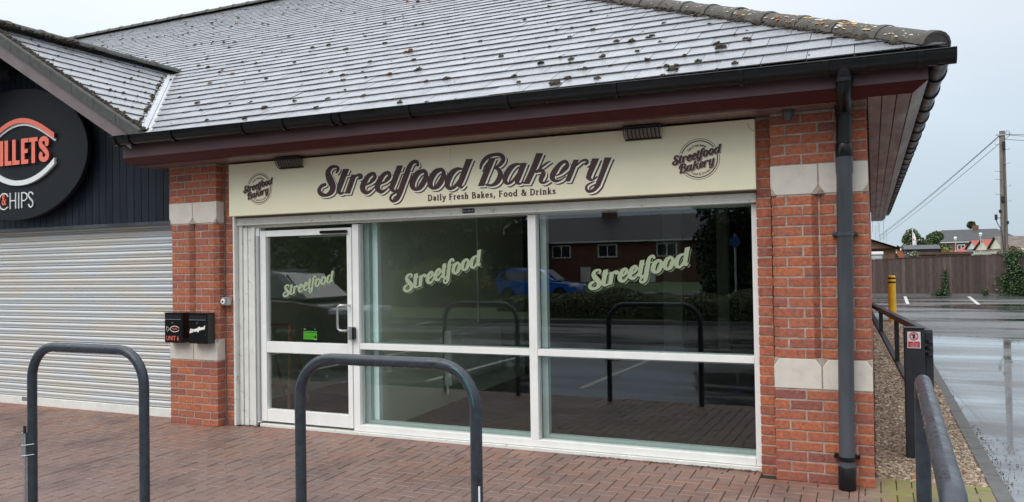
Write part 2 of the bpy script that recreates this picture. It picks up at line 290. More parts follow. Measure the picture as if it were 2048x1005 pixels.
# ------------------------------------------------------------------ mesh helpers
class MB:
    def __init__(s): s.v = []; s.f = []; s.m = []; s.mi = 0; s.t = 0.; s.tn = []
    def add(s, vs, fs):
        o = len(s.v); s.v += [tuple(map(float, v)) for v in vs]; s.f += [tuple(i+o for i in f) for f in fs]; s.m += [s.mi]*len(fs); s.tn += [s.t]*len(fs); return s
    def box(s, a, b, rz=0, c=None):
        x0, y0, z0 = a; x1, y1, z1 = b
        vs = [(x0, y0, z0), (x1, y0, z0), (x1, y1, z0), (x0, y1, z0), (x0, y0, z1), (x1, y0, z1), (x1, y1, z1), (x0, y1, z1)]
        if rz:
            cx, cy = c or ((x0+x1)/2, (y0+y1)/2); ca, sa = math.cos(rz), math.sin(rz)
            vs = [(cx+(x-cx)*ca-(y-cy)*sa, cy+(x-cx)*sa+(y-cy)*ca, z) for x, y, z in vs]
        return s.add(vs, [(0, 3, 2, 1), (4, 5, 6, 7), (0, 1, 5, 4), (1, 2, 6, 5), (2, 3, 7, 6), (3, 0, 4, 7)])
    def bar(s, p, q, w, h, up=(0, 0, 1)):
        p = Vector(p); q = Vector(q); d = (q-p).normalized(); u = Vector(up); r = d.cross(u)
        if r.length < 1e-4: r = d.cross(Vector((1, 0, 0)))
        r.normalize(); u = r.cross(d); vs = []
        for e_ in (p, q):
            for a, b in ((-1, -1), (1, -1), (1, 1), (-1, 1)): vs.append(e_+r*a*w/2+u*b*h/2)
        return s.add(vs, [(3, 2, 1, 0), (4, 5, 6, 7), (0, 1, 5, 4), (1, 2, 6, 5), (2, 3, 7, 6), (3, 0, 4, 7)])
    def prism(s, poly, axis, a, b):
        """poly of 2D points extruded along an axis (0,1,2) from a to b"""
        n = len(poly)
        def P(p, t): return (t, p[0], p[1]) if axis == 0 else ((p[0], t, p[1]) if axis == 1 else (p[0], p[1], t))
        vs = [P(p, a) for p in poly]+[P(p, b) for p in poly]
        return s.add(vs, [tuple(range(n))[::-1], tuple(range(n, 2*n))]+[(i, (i+1) % n, n+(i+1) % n, n+i) for i in range(n)])
    def tube(s, pts, r, n=12, caps=True):
        pts = [Vector(p) for p in pts]; rs = r if isinstance(r, (list, tuple)) else [r]*len(pts)
        ref_ = None; vs = []
        for i, p in enumerate(pts):
            d = (pts[min(i+1, len(pts)-1)]-pts[max(i-1, 0)]).normalized()
            if ref_ is None: ref_ = d.orthogonal().normalized()
            ref_ = (ref_-d*ref_.dot(d)).normalized(); b = d.cross(ref_)
            for k in range(n):
                a = 2*math.pi*k/n; vs.append(p+ref_*math.cos(a)*rs[i]+b*math.sin(a)*rs[i])
        fs = [(i*n+k, i*n+(k+1) % n, (i+1)*n+(k+1) % n, (i+1)*n+k) for i in range(len(pts)-1) for k in range(n)]
        if caps: fs += [tuple(range(n))[::-1], tuple(range((len(pts)-1)*n, len(pts)*n))]
        return s.add(vs, fs)
    def cyl(s, p, q, r, n=16, r2=None): return s.tube([p, q], [r, r if r2 is None else r2], n)
    def build(s, name, m, parent=None, smooth=False, bevel=0, kind=None, label=None):
        me = bpy.data.meshes.new(name); me.from_pydata(s.v, [], s.f)
        for x in (m if isinstance(m, (list, tuple)) else [m]): me.materials.append(x)
        if any(s.m): me.polygons.foreach_set('material_index', s.m)
        if any(s.tn): a_ = me.attributes.new('tone', 'FLOAT', 'FACE'); a_.data.foreach_set('value', s.tn)
        bm = bmesh.new(); bm.from_mesh(me); bmesh.ops.recalc_face_normals(bm, faces=bm.faces)
        if bevel: bmesh.ops.bevel(bm, geom=bm.edges[:], offset=bevel, segments=1, affect='EDGES', clamp_overlap=True)
        bm.to_mesh(me); bm.free()
        if smooth: shade(me)
        o = bpy.data.objects.new(name, me); COL.objects.link(o)
        if parent: o.parent = parent
        if kind: o['kind'] = kind
        if label: o['label'] = label
        return o
def shade(me, ang=40):
    me.polygons.foreach_set('use_smooth', [True]*len(me.polygons))
    try: me.set_sharp_from_angle(angle=math.radians(ang))
    except Exception: pass
def npmesh(name, V, F, m, tone=None):
    """V (n,3) ; F (k,4) or (k,3) numpy; tone per face"""
    me = bpy.data.meshes.new(name); V = np.asarray(V, np.float32); F = np.asarray(F, np.int32); k = F.shape[1]
    me.vertices.add(len(V)); me.vertices.foreach_set('co', V.ravel()); me.loops.add(F.size); me.loops.foreach_set('vertex_index', F.ravel())
    me.polygons.add(len(F)); me.polygons.foreach_set('loop_start', np.arange(0, F.size, k, dtype=np.int32)); me.polygons.foreach_set('loop_total', np.full(len(F), k, np.int32))
    for x in (m if isinstance(m, (list, tuple)) else [m]): me.materials.append(x)
    if tone is not None:
        a = me.attributes.new('tone', 'FLOAT', 'FACE'); a.data.foreach_set('value', np.asarray(tone, np.float32))
    me.update(); me.validate(); return me
def quickbox(name, a, b, m, parent, bevel=0, label=None): return MB().box(a, b).build(name, m, parent, bevel=bevel, label=label)

# ------------------------------------------------------------------ lettering: distance fields cut into flat meshes
def catmull(pts, n=6):
    P = np.array(pts, float); o = []
    for i in range(len(P)-1):
        p0 = P[max(i-1, 0)]; p1 = P[i]; p2 = P[i+1]; p3 = P[min(i+2, len(P)-1)]
        for k in range(n):
            t = k/n; o.append(.5*((2*p1)+(-p0+p2)*t+(2*p0-5*p1+4*p2-p3)*t*t+(-p0+3*p1-3*p2+p3)*t**3))
    o.append(P[-1]); return np.array(o)
def sdf(strokes, X, Z):
    """strokes: list of arrays (x,z,r); or ('poly', pts)"""
    D = np.full(X.shape, 9.)
    for s_ in strokes:
        if isinstance(s_, tuple):
            P = np.asarray(s_[1]); dd = np.full(X.shape, 9.); ins = np.zeros(X.shape, bool); n = len(P)
            for i in range(n):
                ax, az = P[i]; bx, bz = P[(i+1) % n]; ex, ez = bx-ax, bz-az; t = np.clip(((X-ax)*ex+(Z-az)*ez)/(ex*ex+ez*ez+1e-12), 0, 1)
                dd = np.minimum(dd, np.hypot(X-ax-t*ex, Z-az-t*ez))
                c = ((az > Z) != (bz > Z)) & (X < (bx-ax)*(Z-az)/((bz-az) if bz != az else 1e-12)+ax); ins ^= c
            D = np.minimum(D, np.where(ins, -dd, dd)); continue
        for i in range(len(s_)-1):
            ax, az, ra = s_[i]; bx, bz, rb = s_[i+1]; m_ = max(ra, rb)+.06
            i0, i1 = np.searchsorted(X[0], [min(ax, bx)-m_, max(ax, bx)+m_]); j0, j1 = np.searchsorted(Z[:, 0], [min(az, bz)-m_, max(az, bz)+m_])
            if i1 <= i0 or j1 <= j0: continue
            x = X[j0:j1, i0:i1]; z = Z[j0:j1, i0:i1]; ex, ez = bx-ax, bz-az; L = ex*ex+ez*ez+1e-12
            t = np.clip(((x-ax)*ex+(z-az)*ez)/L, 0, 1); d = np.hypot(x-ax-t*ex, z-az-t*ez)-(ra+t*(rb-ra))
            D[j0:j1, i0:i1] = np.minimum(D[j0:j1, i0:i1], d)
    return D
def grid(x0, x1, z0, z1, h):
    return np.meshgrid(np.arange(x0, x1, h), np.arange(z0, z1, h))
def field_poly(D, X, Z):
    V = []; F = []; nz, nx = D.shape; I = D < 0; c = I[:-1, :-1].astype(int)+I[:-1, 1:]+I[1:, 1:]+I[1:, :-1]
    for j in range(nz-1):
        row = c[j]; full = np.flatnonzero(row == 4)
        if len(full):
            sp = np.split(full, np.flatnonzero(np.diff(full) > 1)+1)
            for r in sp:
                a, b = r[0], r[-1]+1; o = len(V); V += [(X[0, a], Z[j, 0]), (X[0, b], Z[j, 0]), (X[0, b], Z[j+1, 0]), (X[0, a], Z[j+1, 0])]; F.append((o, o+1, o+2, o+3))
        for i in np.flatnonzero((row > 0) & (row < 4)):
            cs = [(j, i), (j, i+1), (j+1, i+1), (j+1, i)]; o = len(V); k = 0
            for q in range(4):
                a = cs[q]; b = cs[(q+1) % 4]; da, db = D[a], D[b]; pa = (X[a], Z[a]); pb = (X[b], Z[b])
                if da < 0: V.append(pa); k += 1
                if (da < 0) != (db < 0):
                    t = da/(da-db); V.append((pa[0]+(pb[0]-pa[0])*t, pa[1]+(pb[1]-pa[1])*t)); k += 1
            if k > 2: F.append(tuple(range(o, o+k)))
    return V, F
def flat(name, D, X, Z, y, m, parent, label=None, place=None):
    V, F = field_poly(D, X, Z); P = place or (lambda x, z: (x, y, z))
    me = bpy.data.meshes.new(name); me.from_pydata([P(*v) for v in V], [], [f for f in F]); me.materials.append(m)
    o = bpy.data.objects.new(name, me); COL.objects.link(o); o.parent = parent
    if label: o['label'] = label
    return o
def solid(name, D, X, Z, y0, y1, m, parent, mside=None):
    """raised letter: front face at y0, returns back to y1"""
    V, F = field_poly(D, X, Z); bm = bmesh.new(); vs = [bm.verts.new((x, y0, z)) for x, z in V]
    for f in F:
        try: bm.faces.new([vs[i] for i in f])
        except ValueError: pass
    bmesh.ops.remove_doubles(bm, verts=bm.verts[:], dist=1e-5)
    be = [e_ for e_ in bm.edges if len(e_.link_faces) == 1]
    r = bmesh.ops.extrude_edge_only(bm, edges=be)
    for v in r['geom']:
        if isinstance(v, bmesh.types.BMVert): v.co.y = y1
        elif isinstance(v, bmesh.types.BMFace): v.material_index = 1
    for f in bm.faces:
        if abs(f.normal.y) < .5: f.material_index = 1
    bm.normal_update()
    for f in bm.faces:
        if abs(f.normal.y) < .5: f.material_index = 1
    me = bpy.data.meshes.new(name); bm.to_mesh(me); bm.free(); me.materials.append(m); me.materials.append(mside or m)
    o = bpy.data.objects.new(name, me); COL.objects.link(o); o.parent = parent; return o

# --- script letter strokes, surveyed on the fascia sign (x, y, half width in survey units)
SY = .04
def z1(p, sc=6.0235, x0=620, y0=280): 
    o = []
    for x, y, r in p:
        a = on(x0+x/sc, y0+y/sc, 1, SY); b = on(x0+(x+r)/sc, y0+y/sc, 1, SY); o.append((a[0], a[2], b[0]-a[0]))
    return o
def stem(p, sc, x0, y0):
    """slanted stroke with level ends: a polygon"""
    L = [on(x0+(x-r)/sc, y0+y/sc, 1, SY) for x, y, r in p]; R_ = [on(x0+(x+r)/sc, y0+y/sc, 1, SY) for x, y, r in p]
    return ('poly', [(q[0], q[2]) for q in L]+[(q[0], q[2]) for q in R_[::-1]])
def sh(p, dx, dy): return [(x+dx, y+dy, r) for x, y, r in p]
E1 = [(672, 548, 9), (735, 512, 17), (783, 455, 24), (768, 408, 19), (705, 440, 27), (645, 540, 36), (640, 600, 32), (685, 640, 20), (740, 612, 13), (785, 568, 9)]
O1 = [(1372, 372, 20), (1300, 405, 33), (1245, 490, 38), (1238, 560, 32), (1275, 597, 20), (1335, 565, 32), (1392, 470, 33), (1400, 405, 24), (1372, 372, 20)]
STREET = [
 ('c', [(325, 392, 14), (345, 350, 17), (312, 322, 14), (255, 338, 22), (218, 400, 32), (243, 480, 42), (278, 560, 38), (262, 625, 32), (200, 668, 18), (138, 655, 24), (112, 610, 24), (140, 560, 20), (185, 540, 18)]),
 ('s', [(440, 350, 40), (402, 450, 38), (365, 550, 38), (345, 620, 30)]), ('c', [(345, 618, 28), (375, 648, 16), (415, 638, 8)]), ('s', [(425, 424, 50), (421, 440, 50)]),
 ('s', [(533, 418, 34), (505, 500, 34), (470, 600, 35), (452, 652, 35)]), ('c', [(520, 480, 10), (565, 432, 14), (608, 425, 18), (625, 448, 18), (598, 462, 18)]),
 ('c', E1), ('c', sh(E1, 178, -12)),
 ('s', [(1088, 308, 38), (1060, 385, 38), (1020, 490, 38), (985, 585, 34)]), ('c', [(985, 583, 30), (1010, 618, 16), (1058, 603, 8)]), ('s', [(1068, 382, 52), (1064, 398, 52)]),
 ('c', [(1302, 305, 18), (1292, 268, 20), (1245, 270, 22), (1200, 325, 30), (1165, 420, 34), (1125, 525, 35), (1088, 630, 34), (1055, 705, 28), (1005, 742, 16), (970, 712, 16), (985, 668, 14), (1030, 640, 12), (1075, 615, 9)]), ('s', [(1205, 376, 48), (1201, 390, 48)]),
 ('c', O1), ('c', [(1395, 440, 12), (1425, 452, 10), (1470, 420, 8)]), ('c', sh(O1, 213, -15)), ('c', [(1608, 428, 12), (1640, 438, 10), (1685, 405, 8)]),
 ('c', [(1835, 352, 12), (1775, 355, 22), (1705, 410, 36), (1662, 500, 38), (1660, 560, 30), (1700, 588, 20), (1755, 555, 22), (1800, 490, 16)]),
 ('s', [(1925, 230, 42), (1885, 330, 40), (1840, 450, 40), (1805, 545, 34)]), ('c', [(1803, 545, 30), (1830, 575, 14), (1865, 545, 8)])]
EK = [(1135, 448, 9), (1205, 405, 18), (1272, 330, 26), (1250, 270, 20), (1180, 305, 28), (1110, 400, 38), (1085, 470, 34), (1125, 512, 20), (1190, 500, 13), (1250, 458, 9)]
BAKERY = [
 ('c', [(195, 355, 16), (208, 300, 22), (270, 222, 26), (365, 185, 20), (445, 190, 24), (478, 240, 28), (440, 305, 24), (378, 345, 12)]),
 ('s', [(342, 225, 42), (300, 330, 42), (250, 450, 42), (200, 578, 42)]), ('c', [(370, 352, 12), (425, 378, 26), (440, 445, 36), (400, 525, 32), (335, 565, 18), (265, 560, 14)]),
 ('c', [(690, 305, 12), (640, 305, 18), (570, 350, 34), (512, 440, 38), (500, 510, 30), (535, 545, 18), (595, 510, 18), (650, 430, 12)]),
 ('s', [(735, 285, 42), (700, 380, 40), (662, 480, 38), (645, 530, 30)]), ('c', [(645, 525, 26), (680, 548, 14), (730, 528, 9)]),
 ('s', [(930, 165, 46), (885, 280, 43), (830, 410, 42), (762, 552, 42)]), ('c', [(1058, 268, 8), (1010, 295, 14), (945, 345, 14), (880, 400, 12)]), ('c', [(885, 400, 16), (955, 382, 24), (975, 425, 30), (945, 485, 32), (950, 525, 22), (990, 535, 14), (1045, 508, 9)]),
 ('c', EK), ('s', [(1385, 245, 36), (1345, 340, 36), (1305, 440, 36), (1270, 522, 36)]), ('c', [(1390, 320, 10), (1440, 270, 14), (1500, 252, 18), (1525, 280, 18), (1500, 300, 20)]),
 ('s', [(1625, 230, 48), (1588, 330, 42), (1550, 420, 38), (1535, 470, 34)]), ('c', [(1532, 465, 32), (1575, 502, 16), (1640, 462, 12)]),
 ('s', [(1780, 218, 48), (1735, 340, 40), (1690, 460, 38), (1652, 560, 36)]), ('c', [(1655, 555, 34), (1605, 620, 24), (1535, 642, 20), (1505, 600, 18), (1530, 555, 14), (1605, 520, 9)])]
def strokes(src, sc, x0, y0):
    o = []
    for k, p in src:
        o.append(stem(p, sc, x0, y0) if k == 's' else np.array(z1([tuple(q) for q in catmull(p)], sc, x0, y0)))
    return o
ST = strokes(STREET, 6.0235, 620, 280); BK = strokes(BAKERY, 6.206, 930, 280)
def simil(src, a0, a1, b0, b1):
    A0, A1, B0, B1 = complex(*a0), complex(*a1), complex(*b0), complex(*b1); k = (B1-B0)/(A1-A0); s_ = abs(k); o = []
    for s1 in src:
        if isinstance(s1, tuple):
            o.append(('poly', [((B0+(complex(x, z)-A0)*k).real, (B0+(complex(x, z)-A0)*k).imag) for x, z in s1[1]]))
        else: o.append(np.array([((B0+(complex(x, z)-A0)*k).real, (B0+(complex(x, z)-A0)*k).imag, r*s_) for x, z, r in s1]))
    return o
def P2(x, y, Y): q = on(x, y, 1, Y); return (q[0], q[2])
ST_A = P2(635.8, 389.6, SY), P2(946.4, 317.4, SY); BK_A = P2(955.8, 372.7, SY), P2(1224.9, 315.1, SY)

# thin upright letters: (strokes, advance)
GL = {
'D': ([[(.1, 0), (.1, .7)], [(.1, .69), (.3, .69), (.48, .58), (.54, .35), (.48, .12), (.3, .01), (.1, .01)]], .62),
'a': ([[(.08, .38), (.2, .45), (.31, .4), (.33, .28)], [(.33, .3), (.33, .03)], [(.33, .26), (.15, .22), (.07, .11), (.15, .01), (.26, .04), (.33, .13)]], .43),
'i': ([[(.12, 0), (.12, .45)], [(.12, .62), (.121, .64)]], .25), 'l': ([[(.12, 0), (.12, .72)]], .25),
'y': ([[(.04, .45), (.23, 0)], [(.4, .45), (.23, 0), (.13, -.2), (.03, -.2)]], .43),
'F': ([[(.1, 0), (.1, .7)], [(.1, .68), (.46, .68)], [(.1, .36), (.38, .36)]], .5),
'r': ([[(.1, 0), (.1, .45)], [(.1, .3), (.18, .42), (.31, .42)]], .34),
'e': ([[(.08, .26), (.38, .26), (.35, .4), (.23, .45), (.11, .39), (.06, .22), (.12, .06), (.25, .01), (.37, .07)]], .44),
's': ([[(.31, .38), (.2, .45), (.1, .38), (.14, .27), (.27, .2), (.32, .09), (.2, .01), (.06, .06)]], .38),
'h': ([[(.1, 0), (.1, .72)], [(.1, .32), (.22, .44), (.35, .4), (.38, .25), (.38, 0)]], .48),
'B': ([[(.1, 0), (.1, .7)], [(.1, .69), (.32, .69), (.42, .58), (.36, .42), (.1, .38)], [(.3, .38), (.48, .28), (.48, .1), (.35, .01), (.1, .01)]], .56),
'k': ([[(.1, 0), (.1, .72)], [(.38, .45), (.12, .2)], [(.19, .26), (.42, 0)]], .46),
'o': ([[(.25, .45), (.12, .39), (.06, .225), (.12, .06), (.25, .0), (.38, .06), (.44, .225), (.38, .39), (.25, .45)]], .5),
'd': ([[(.42, 0), (.42, .72)], [(.42, .38), (.27, .45), (.1, .36), (.06, .2), (.14, .03), (.27, 0), (.42, .1)]], .53),
'n': ([[(.1, 0), (.1, .45)], [(.1, .32), (.22, .44), (.35, .4), (.38, .25), (.38, 0)]], .48),
'&': ([[(.6, .36), (.47, .08), (.27, .0), (.09, .1), (.12, .27), (.34, .45), (.37, .6), (.26, .69), (.15, .6), (.22, .4), (.6, .0)]], .66),
',': ([[(.12, .04), (.07, -.12)]], .22), ' ': ([], .24)}
def glyph_strokes(txt, place, w, serif=False, track=0.):
    """place(u, v) maps em coordinates to the plane; w stroke half width in plane units"""
    o = []; x = 0
    for ch in txt:
        g, adv = GL[ch]
        for s_ in g:
            p = catmull([(a, b, 0) for a, b in s_], 4) if len(s_) > 2 else np.array([(a, b, 0) for a, b in s_])
            q = []
            for i in range(len(p)):
                d = p[min(i+1, len(p)-1)]-p[max(i-1, 0)]; L = math.hypot(d[0], d[1])+1e-9
                ww = w*(.62+.45*abs(d[1])/L) if serif else w
                X_, Z_ = place(x+p[i][0], p[i][1]); q.append((X_, Z_, ww))
            o.append(np.array(q))
            if serif and len(s_) == 2 and abs(s_[0][0]-s_[1][0]) < .02 and abs(s_[1][1]-s_[0][1]) > .3:
                for (a, b) in s_:
                    o.append(np.array([(*place(x+a-.08, b), w*.55), (*place(x+a+.08, b), w*.55)]))
        x += adv+track
    return o
def text_width(txt, track=0.): return sum(GL[c][1]+track for c in txt)
def btext(name, txt, size, m, parent, mtx, extrude=.0, sx=1, align='CENTER'):
    cu = bpy.data.curves.new(name, 'FONT'); cu.body = txt; cu.size = size; cu.align_x = align; cu.align_y = 'CENTER'; cu.extrude = extrude; cu.resolution_u = 2
    to = bpy.data.objects.new(name, cu); COL.objects.link(to)
    me = bpy.data.meshes.new_from_object(to); bpy.data.objects.remove(to); bpy.data.curves.remove(cu)
    me.transform(Matrix.Diagonal((sx, 1, 1, 1))); me.transform(mtx); me.materials.clear(); me.materials.append(m)
    o = bpy.data.objects.new(name, me); COL.objects.link(o); o.parent = parent; return o
def face_mtx(x, y, z, rot=0):   # text standing in the facade plane, facing -Y
    return Matrix.Translation((x, y, z)) @ Matrix.Rotation(rot, 4, 'Y') @ Matrix.Rotation(math.pi/2, 4, 'X')

# ================================================================== THE SETTING
G0 = -.11                                                   # car park level
def gz(y): return .021*y if y < .3 else .006               # the paving falls away from the shop
# ground sheet
me = npmesh('ground', [(-900, -900, G0-.004), (900, -900, G0-.004), (900, 900, G0-.004), (-900, 900, G0-.004)], [(0, 1, 2, 3)], M['grass'])
tag(ref(me, 'ground'), kind='structure')
gx = np.linspace(-60, 45, 106); gy = np.linspace(-40, 36.0, 77); GX, GY = np.meshgrid(gx, gy); GZ = np.full(GX.shape, G0)
idx = np.arange(GX.size).reshape(GX.shape)
F = np.stack([idx[:-1, :-1], idx[:-1, 1:], idx[1:, 1:], idx[1:, :-1]], -1).reshape(-1, 4)
tag(ref(npmesh('car_park', np.stack([GX, GY, GZ], -1).reshape(-1, 3), F, M['asphalt']), 'car_park'), kind='structure')
lm = MB()
def line(x0, y0, x1, y1, w=.1): lm.bar((x0, y0, G0+.002), (x1, y1, G0+.002), w, .004)
for x in (-20, -17.6, -15.2, -12.8, -10.4, -8, -5.45, -3.03, -.6, 4.2): line(x, -3.7 if x > -7 else -3.9, x+.1, -8.4)
for x in (-26, -23.6, -21.2, -18.8, -16.4, -14, -11.6): line(x, -13.4, x-.9, -18.3)
for x, x2 in ((1.87, 2.0), (4.2, 4.55), (6.6, 7.1), (9, 9.7)): line(x, 27.5, x2, 34.4, .12)
tag(lm.build('parking_lines', M['roadline']), kind='structure')

# paving sheet (sand between the blocks) and its clay pavers
PX0, PX1, PY0 = -13.0, 1.40, -2.85
sand = mat('jointing_sand', (.026, .021, .018), .95, var=.4, vscale=80)
pv = MB(); pv.add([(PX0, PY0, gz(PY0)-.012), (PX1, PY0, gz(PY0)-.012), (PX1, .28, gz(.28)-.012), (PX0, .28, gz(.28)-.012), (PX0, PY0, -.2), (PX1, PY0, -.2), (PX1, .28, -.2), (PX0, .28, -.2)],
      [(0, 1, 2, 3), (4, 7, 6, 5), (0, 4, 5, 1), (1, 5, 6, 2), (2, 6, 7, 3), (3, 7, 4, 0)])
paving = tag(pv.build('paving', sand), kind='structure')
def paver_mesh(lx, ly, m, name):
    b = MB(); b.box((-lx/2, -ly/2, -.03), (lx/2, ly/2, 0)); me = bpy.data.meshes.new(name); me.from_pydata(b.v, [], b.f); me.materials.append(m)
    bm = bmesh.new(); bm.from_mesh(me); top = [e_ for e_ in bm.edges if all(v.co.z > -.01 for v in e_.verts)]
    bmesh.ops.bevel(bm, geom=top, offset=.004, segments=1, affect='EDGES'); bmesh.ops.recalc_face_normals(bm, faces=bm.faces); bm.to_mesh(me); bm.free(); return me
pav = []
u = .1
for i in range(-135, 20):
    for j in range(-32, 4):
        k = (i-j) % 4                                       # 90 degree herringbone
        if k == 0: pav.append(('h', (i+1)*u, (j+.5)*u))
        elif k == 3: pav.append(('v', (i+.5)*u, (j+1)*u))
def plim(x):
    if x < -6.135: return .185
    if x < -5.47: return -.005
    if x < -5.36: return .108
    if x < -.118: return .165
    if x < -.005: return .108
    if x < .668: return -.005
    return .28
def fline(x):                       # line where the red stretcher course begins
    if x < -6.135: return .08
    if x < -5.47: return -.108
    if x < -.118: return .062
    if x < .56: return -.108
    return .28
blocks = []
for t_, x, y in pav:
    a, b = (.1, .05) if t_ == 'h' else (.05, .1); x0, x1, y0, y1 = x-a, x+a, y-b, y+b
    x0, x1, y0 = max(x0, PX0+.05), min(x1, PX1), max(y0, PY0+.02)
    cuts = [x0]+[c for c in (-6.135, -5.47, -.118, .56) if x0 < c < x1]+[x1]; whole = y1
    for xa_, xb_ in zip(cuts, cuts[1:]):
        y1 = min(whole, fline((xa_+xb_)/2))
        if xb_-xa_ > .012 and y1-y0 > .014: blocks.append(('p', xa_, xb_, y0, y1))
x = -12.9
while x < .56:
    x1 = min(x+.204, .56)
    for lim in (-6.135, -5.47, -.118): 
        if x < lim-.001 < x1: x1 = lim
    b = fline(x+.001); tp = min(plim(x+.001), plim(x1-.001)); 
    if x1-x > .015: blocks.append(('r', x, x1, b, tp))
    x = x1
inv = lambda q: inview((q[1]+q[2])/2, (q[3]+q[4])/2, 0)
def pixsize(x, y, z, s_): return s_/np.linalg.norm(np.array([x, y, z])-CAM)
def inview(x, y, z, mx=1.05):
    d = np.array([x, y, z])-CAM; w = d@AF
    return w > 0 and abs(d@AR/w*FPX) < 1024*mx and abs(d@AU/w*FPX) < 502*mx
blocks.sort(key=lambda q: (not inv(q), math.dist(((q[1]+q[2])/2, (q[3]+q[4])/2), (CAM[0], CAM[1]))))
tilt = math.atan(.021); PMC = {}
for t_, x0, x1, y0, y1 in blocks[:300]:
    key = (t_, round(x1-x0, 3), round(y1-y0, 3))
    if key not in PMC: PMC[key] = paver_mesh(key[1]-.005, key[2]-.0045, M['paverred' if t_ == 'r' else 'paver'], 'paver')
    x, y = (x0+x1)/2, (y0+y1)/2
    ref(PMC[key], 'paver', paving, (x, y, gz(y)+rnd.uniform(-.0015, .0015)), (tilt+rnd.uniform(-.006, .006), rnd.uniform(-.008, .008), rnd.uniform(-.008, .008)))
rest = MB()
for t_, x0, x1, y0, y1 in blocks[300:]:
    rest.mi = 1 if t_ == 'r' else 0; rest.t = rnd.uniform(.01, .99); x, y = (x0+x1)/2, (y0+y1)/2
    a, b = (x1-x0)/2-.0036, (y1-y0)/2-.0026; z = gz(y)+rnd.uniform(-.0022, .0022); k = .021*b*.9; c = .0035
    vs = [(x-a+c, y-b+c, z-k), (x+a-c, y-b+c, z-k), (x+a-c, y+b-c, z+k), (x-a+c, y+b-c, z+k)]
    m_ = [(x-a, y-b, z-k-.004), (x+a, y-b, z-k-.004), (x+a, y+b, z+k-.004), (x-a, y+b, z+k-.004)]
    lo_ = [(p[0], p[1], p[2]-.02) for p in m_]
    rest.add(lo_+m_+vs, [(8, 9, 10, 11)]+[(i, (i+1) % 4, 4+(i+1) % 4, 4+i) for i in range(4)]+[(4+i, 4+(i+1) % 4, 8+(i+1) % 4, 8+i) for i in range(4)])
rest.build('pavers', [M['paver'], M['paverred']], paving, kind='stuff')
# grit lying along the foot of the frame
gr = MB()
for i in range(420):
    q = rnd.choice([-1.35, -.9, -.5, -.3, -5.2]); x = q+rnd.gauss(0, .16); y = .155+rnd.gauss(0, .015)-.02
    if not -5.3 < x < -.13: continue
    s_ = rnd.uniform(.002, .006); gr.bar((x-s_, y, .006), (x+s_, y+rnd.uniform(-.01, .01), .008), s_, .003)
gr.build('grit', M['bark'], paving, kind='stuff')

# gravel bed
tag(MB().box((.66, .28, G0), (1.405, 16.6, -.028)).build('gravel_bed', M['soil']), kind='structure')
def stones(n, x0, x1, y0, y1, smin, smax, z0):
    C = np.array([(sx*1., sy*.8, sz*.55) for sx in (-1, 1) for sy in (-1, 1) for sz in (-1, 1)])*.6
    Fb = np.array([(0, 1, 3, 2), (4, 6, 7, 5), (0, 4, 5, 1), (2, 3, 7, 6), (0, 2, 6, 4), (1, 5, 7, 3)])
    P = np.stack([NR.uniform(x0, x1, n), NR.uniform(y0, y1, n), z0+NR.uniform(0, .014, n)], -1); s_ = NR.uniform(smin, smax, n)
    ang = NR.uniform(0, 6.28, (n, 3)); V = np.repeat(C[None], n, 0)*(1+NR.uniform(-.35, .35, (n, 8, 3)))*s_[:, None, None]
    ca, sa = np.cos(ang), np.sin(ang)
    x, y, z = V[..., 0], V[..., 1], V[..., 2]
    y, z = y*ca[:, :1]*1-z*sa[:, :1], y*sa[:, :1]+z*ca[:, :1]; x, y = x*ca[:, 2:]-y*sa[:, 2:], x*sa[:, 2:]+y*ca[:, 2:]
    V = np.stack([x, y, z], -1)+P[:, None]; F_ = Fb[None]+8*np.arange(n)[:, None, None]
    return V.reshape(-1, 3), F_.reshape(-1, 4), np.repeat(NR.uniform(0, 1, n), 6)
parts_ = [stones(15000, .675, 1.385, .30, 3.6, .011, .026, -.026), stones(9000, .675, 1.40, 3.6, 9, .014, .026, -.026), stones(6000, .675, 1.40, 9, 16.5, .02, .034, -.026)]
off = 0; VV = []; FF = []; TT = []
for V_, F_, T_ in parts_: VV.append(V_); FF.append(F_+off); TT.append(T_); off += len(V_)
gm = npmesh('gravel', np.concatenate(VV), np.concatenate(FF), M['gravel'], np.concatenate(TT)); shade(gm, 60)
tag(ref(gm, 'gravel'), kind='stuff')
gk = [stones(170, 1.53, 1.62, .6, 3.2, .003, .008, G0), stones(110, 1.54, 1.8, .8, 2.6, .003, .007, G0), stones(60, 1.53, 1.6, -2.5, 7, .003, .008, G0)]
VV = []; FF = []; TT = []; off = 0
for V_, F_, T_ in gk: VV.append(V_); FF.append(F_+off); TT.append(T_); off += len(V_)
tag(ref(npmesh('kerbside_grit', np.concatenate(VV), np.concatenate(FF), M['bark'], np.concatenate(TT)), 'kerbside_grit'), kind='stuff')
# kerb of edging stones
kb = tag(MB().box((1.415, -2.9, -.3), (1.515, 16.6, -.055)).build('kerb', M['mortar']), kind='structure')
y = -2.85; km = None
while y < 16.5:
    b = MB().box((-.057, 0, -.2), (.057, .905, 0))
    o = b.build('edging_stone', M['kerb'], kb, bevel=.006) if km is None else ref(km, 'edging_stone', kb)
    km = o.data; o.location = (1.465, y, -.028+rnd.uniform(-.002, .002)); y += .915
b = MB().box((.66, 16.62, -.2), (1.52, 16.72, -.03)).build('edging_stone', M['kerb'], kb, bevel=.006)

# ================================================================== THE BUILDING
bld = thing('shop_building', 'low red brick shop building with wet slate roof and white framed glazing', 'building')
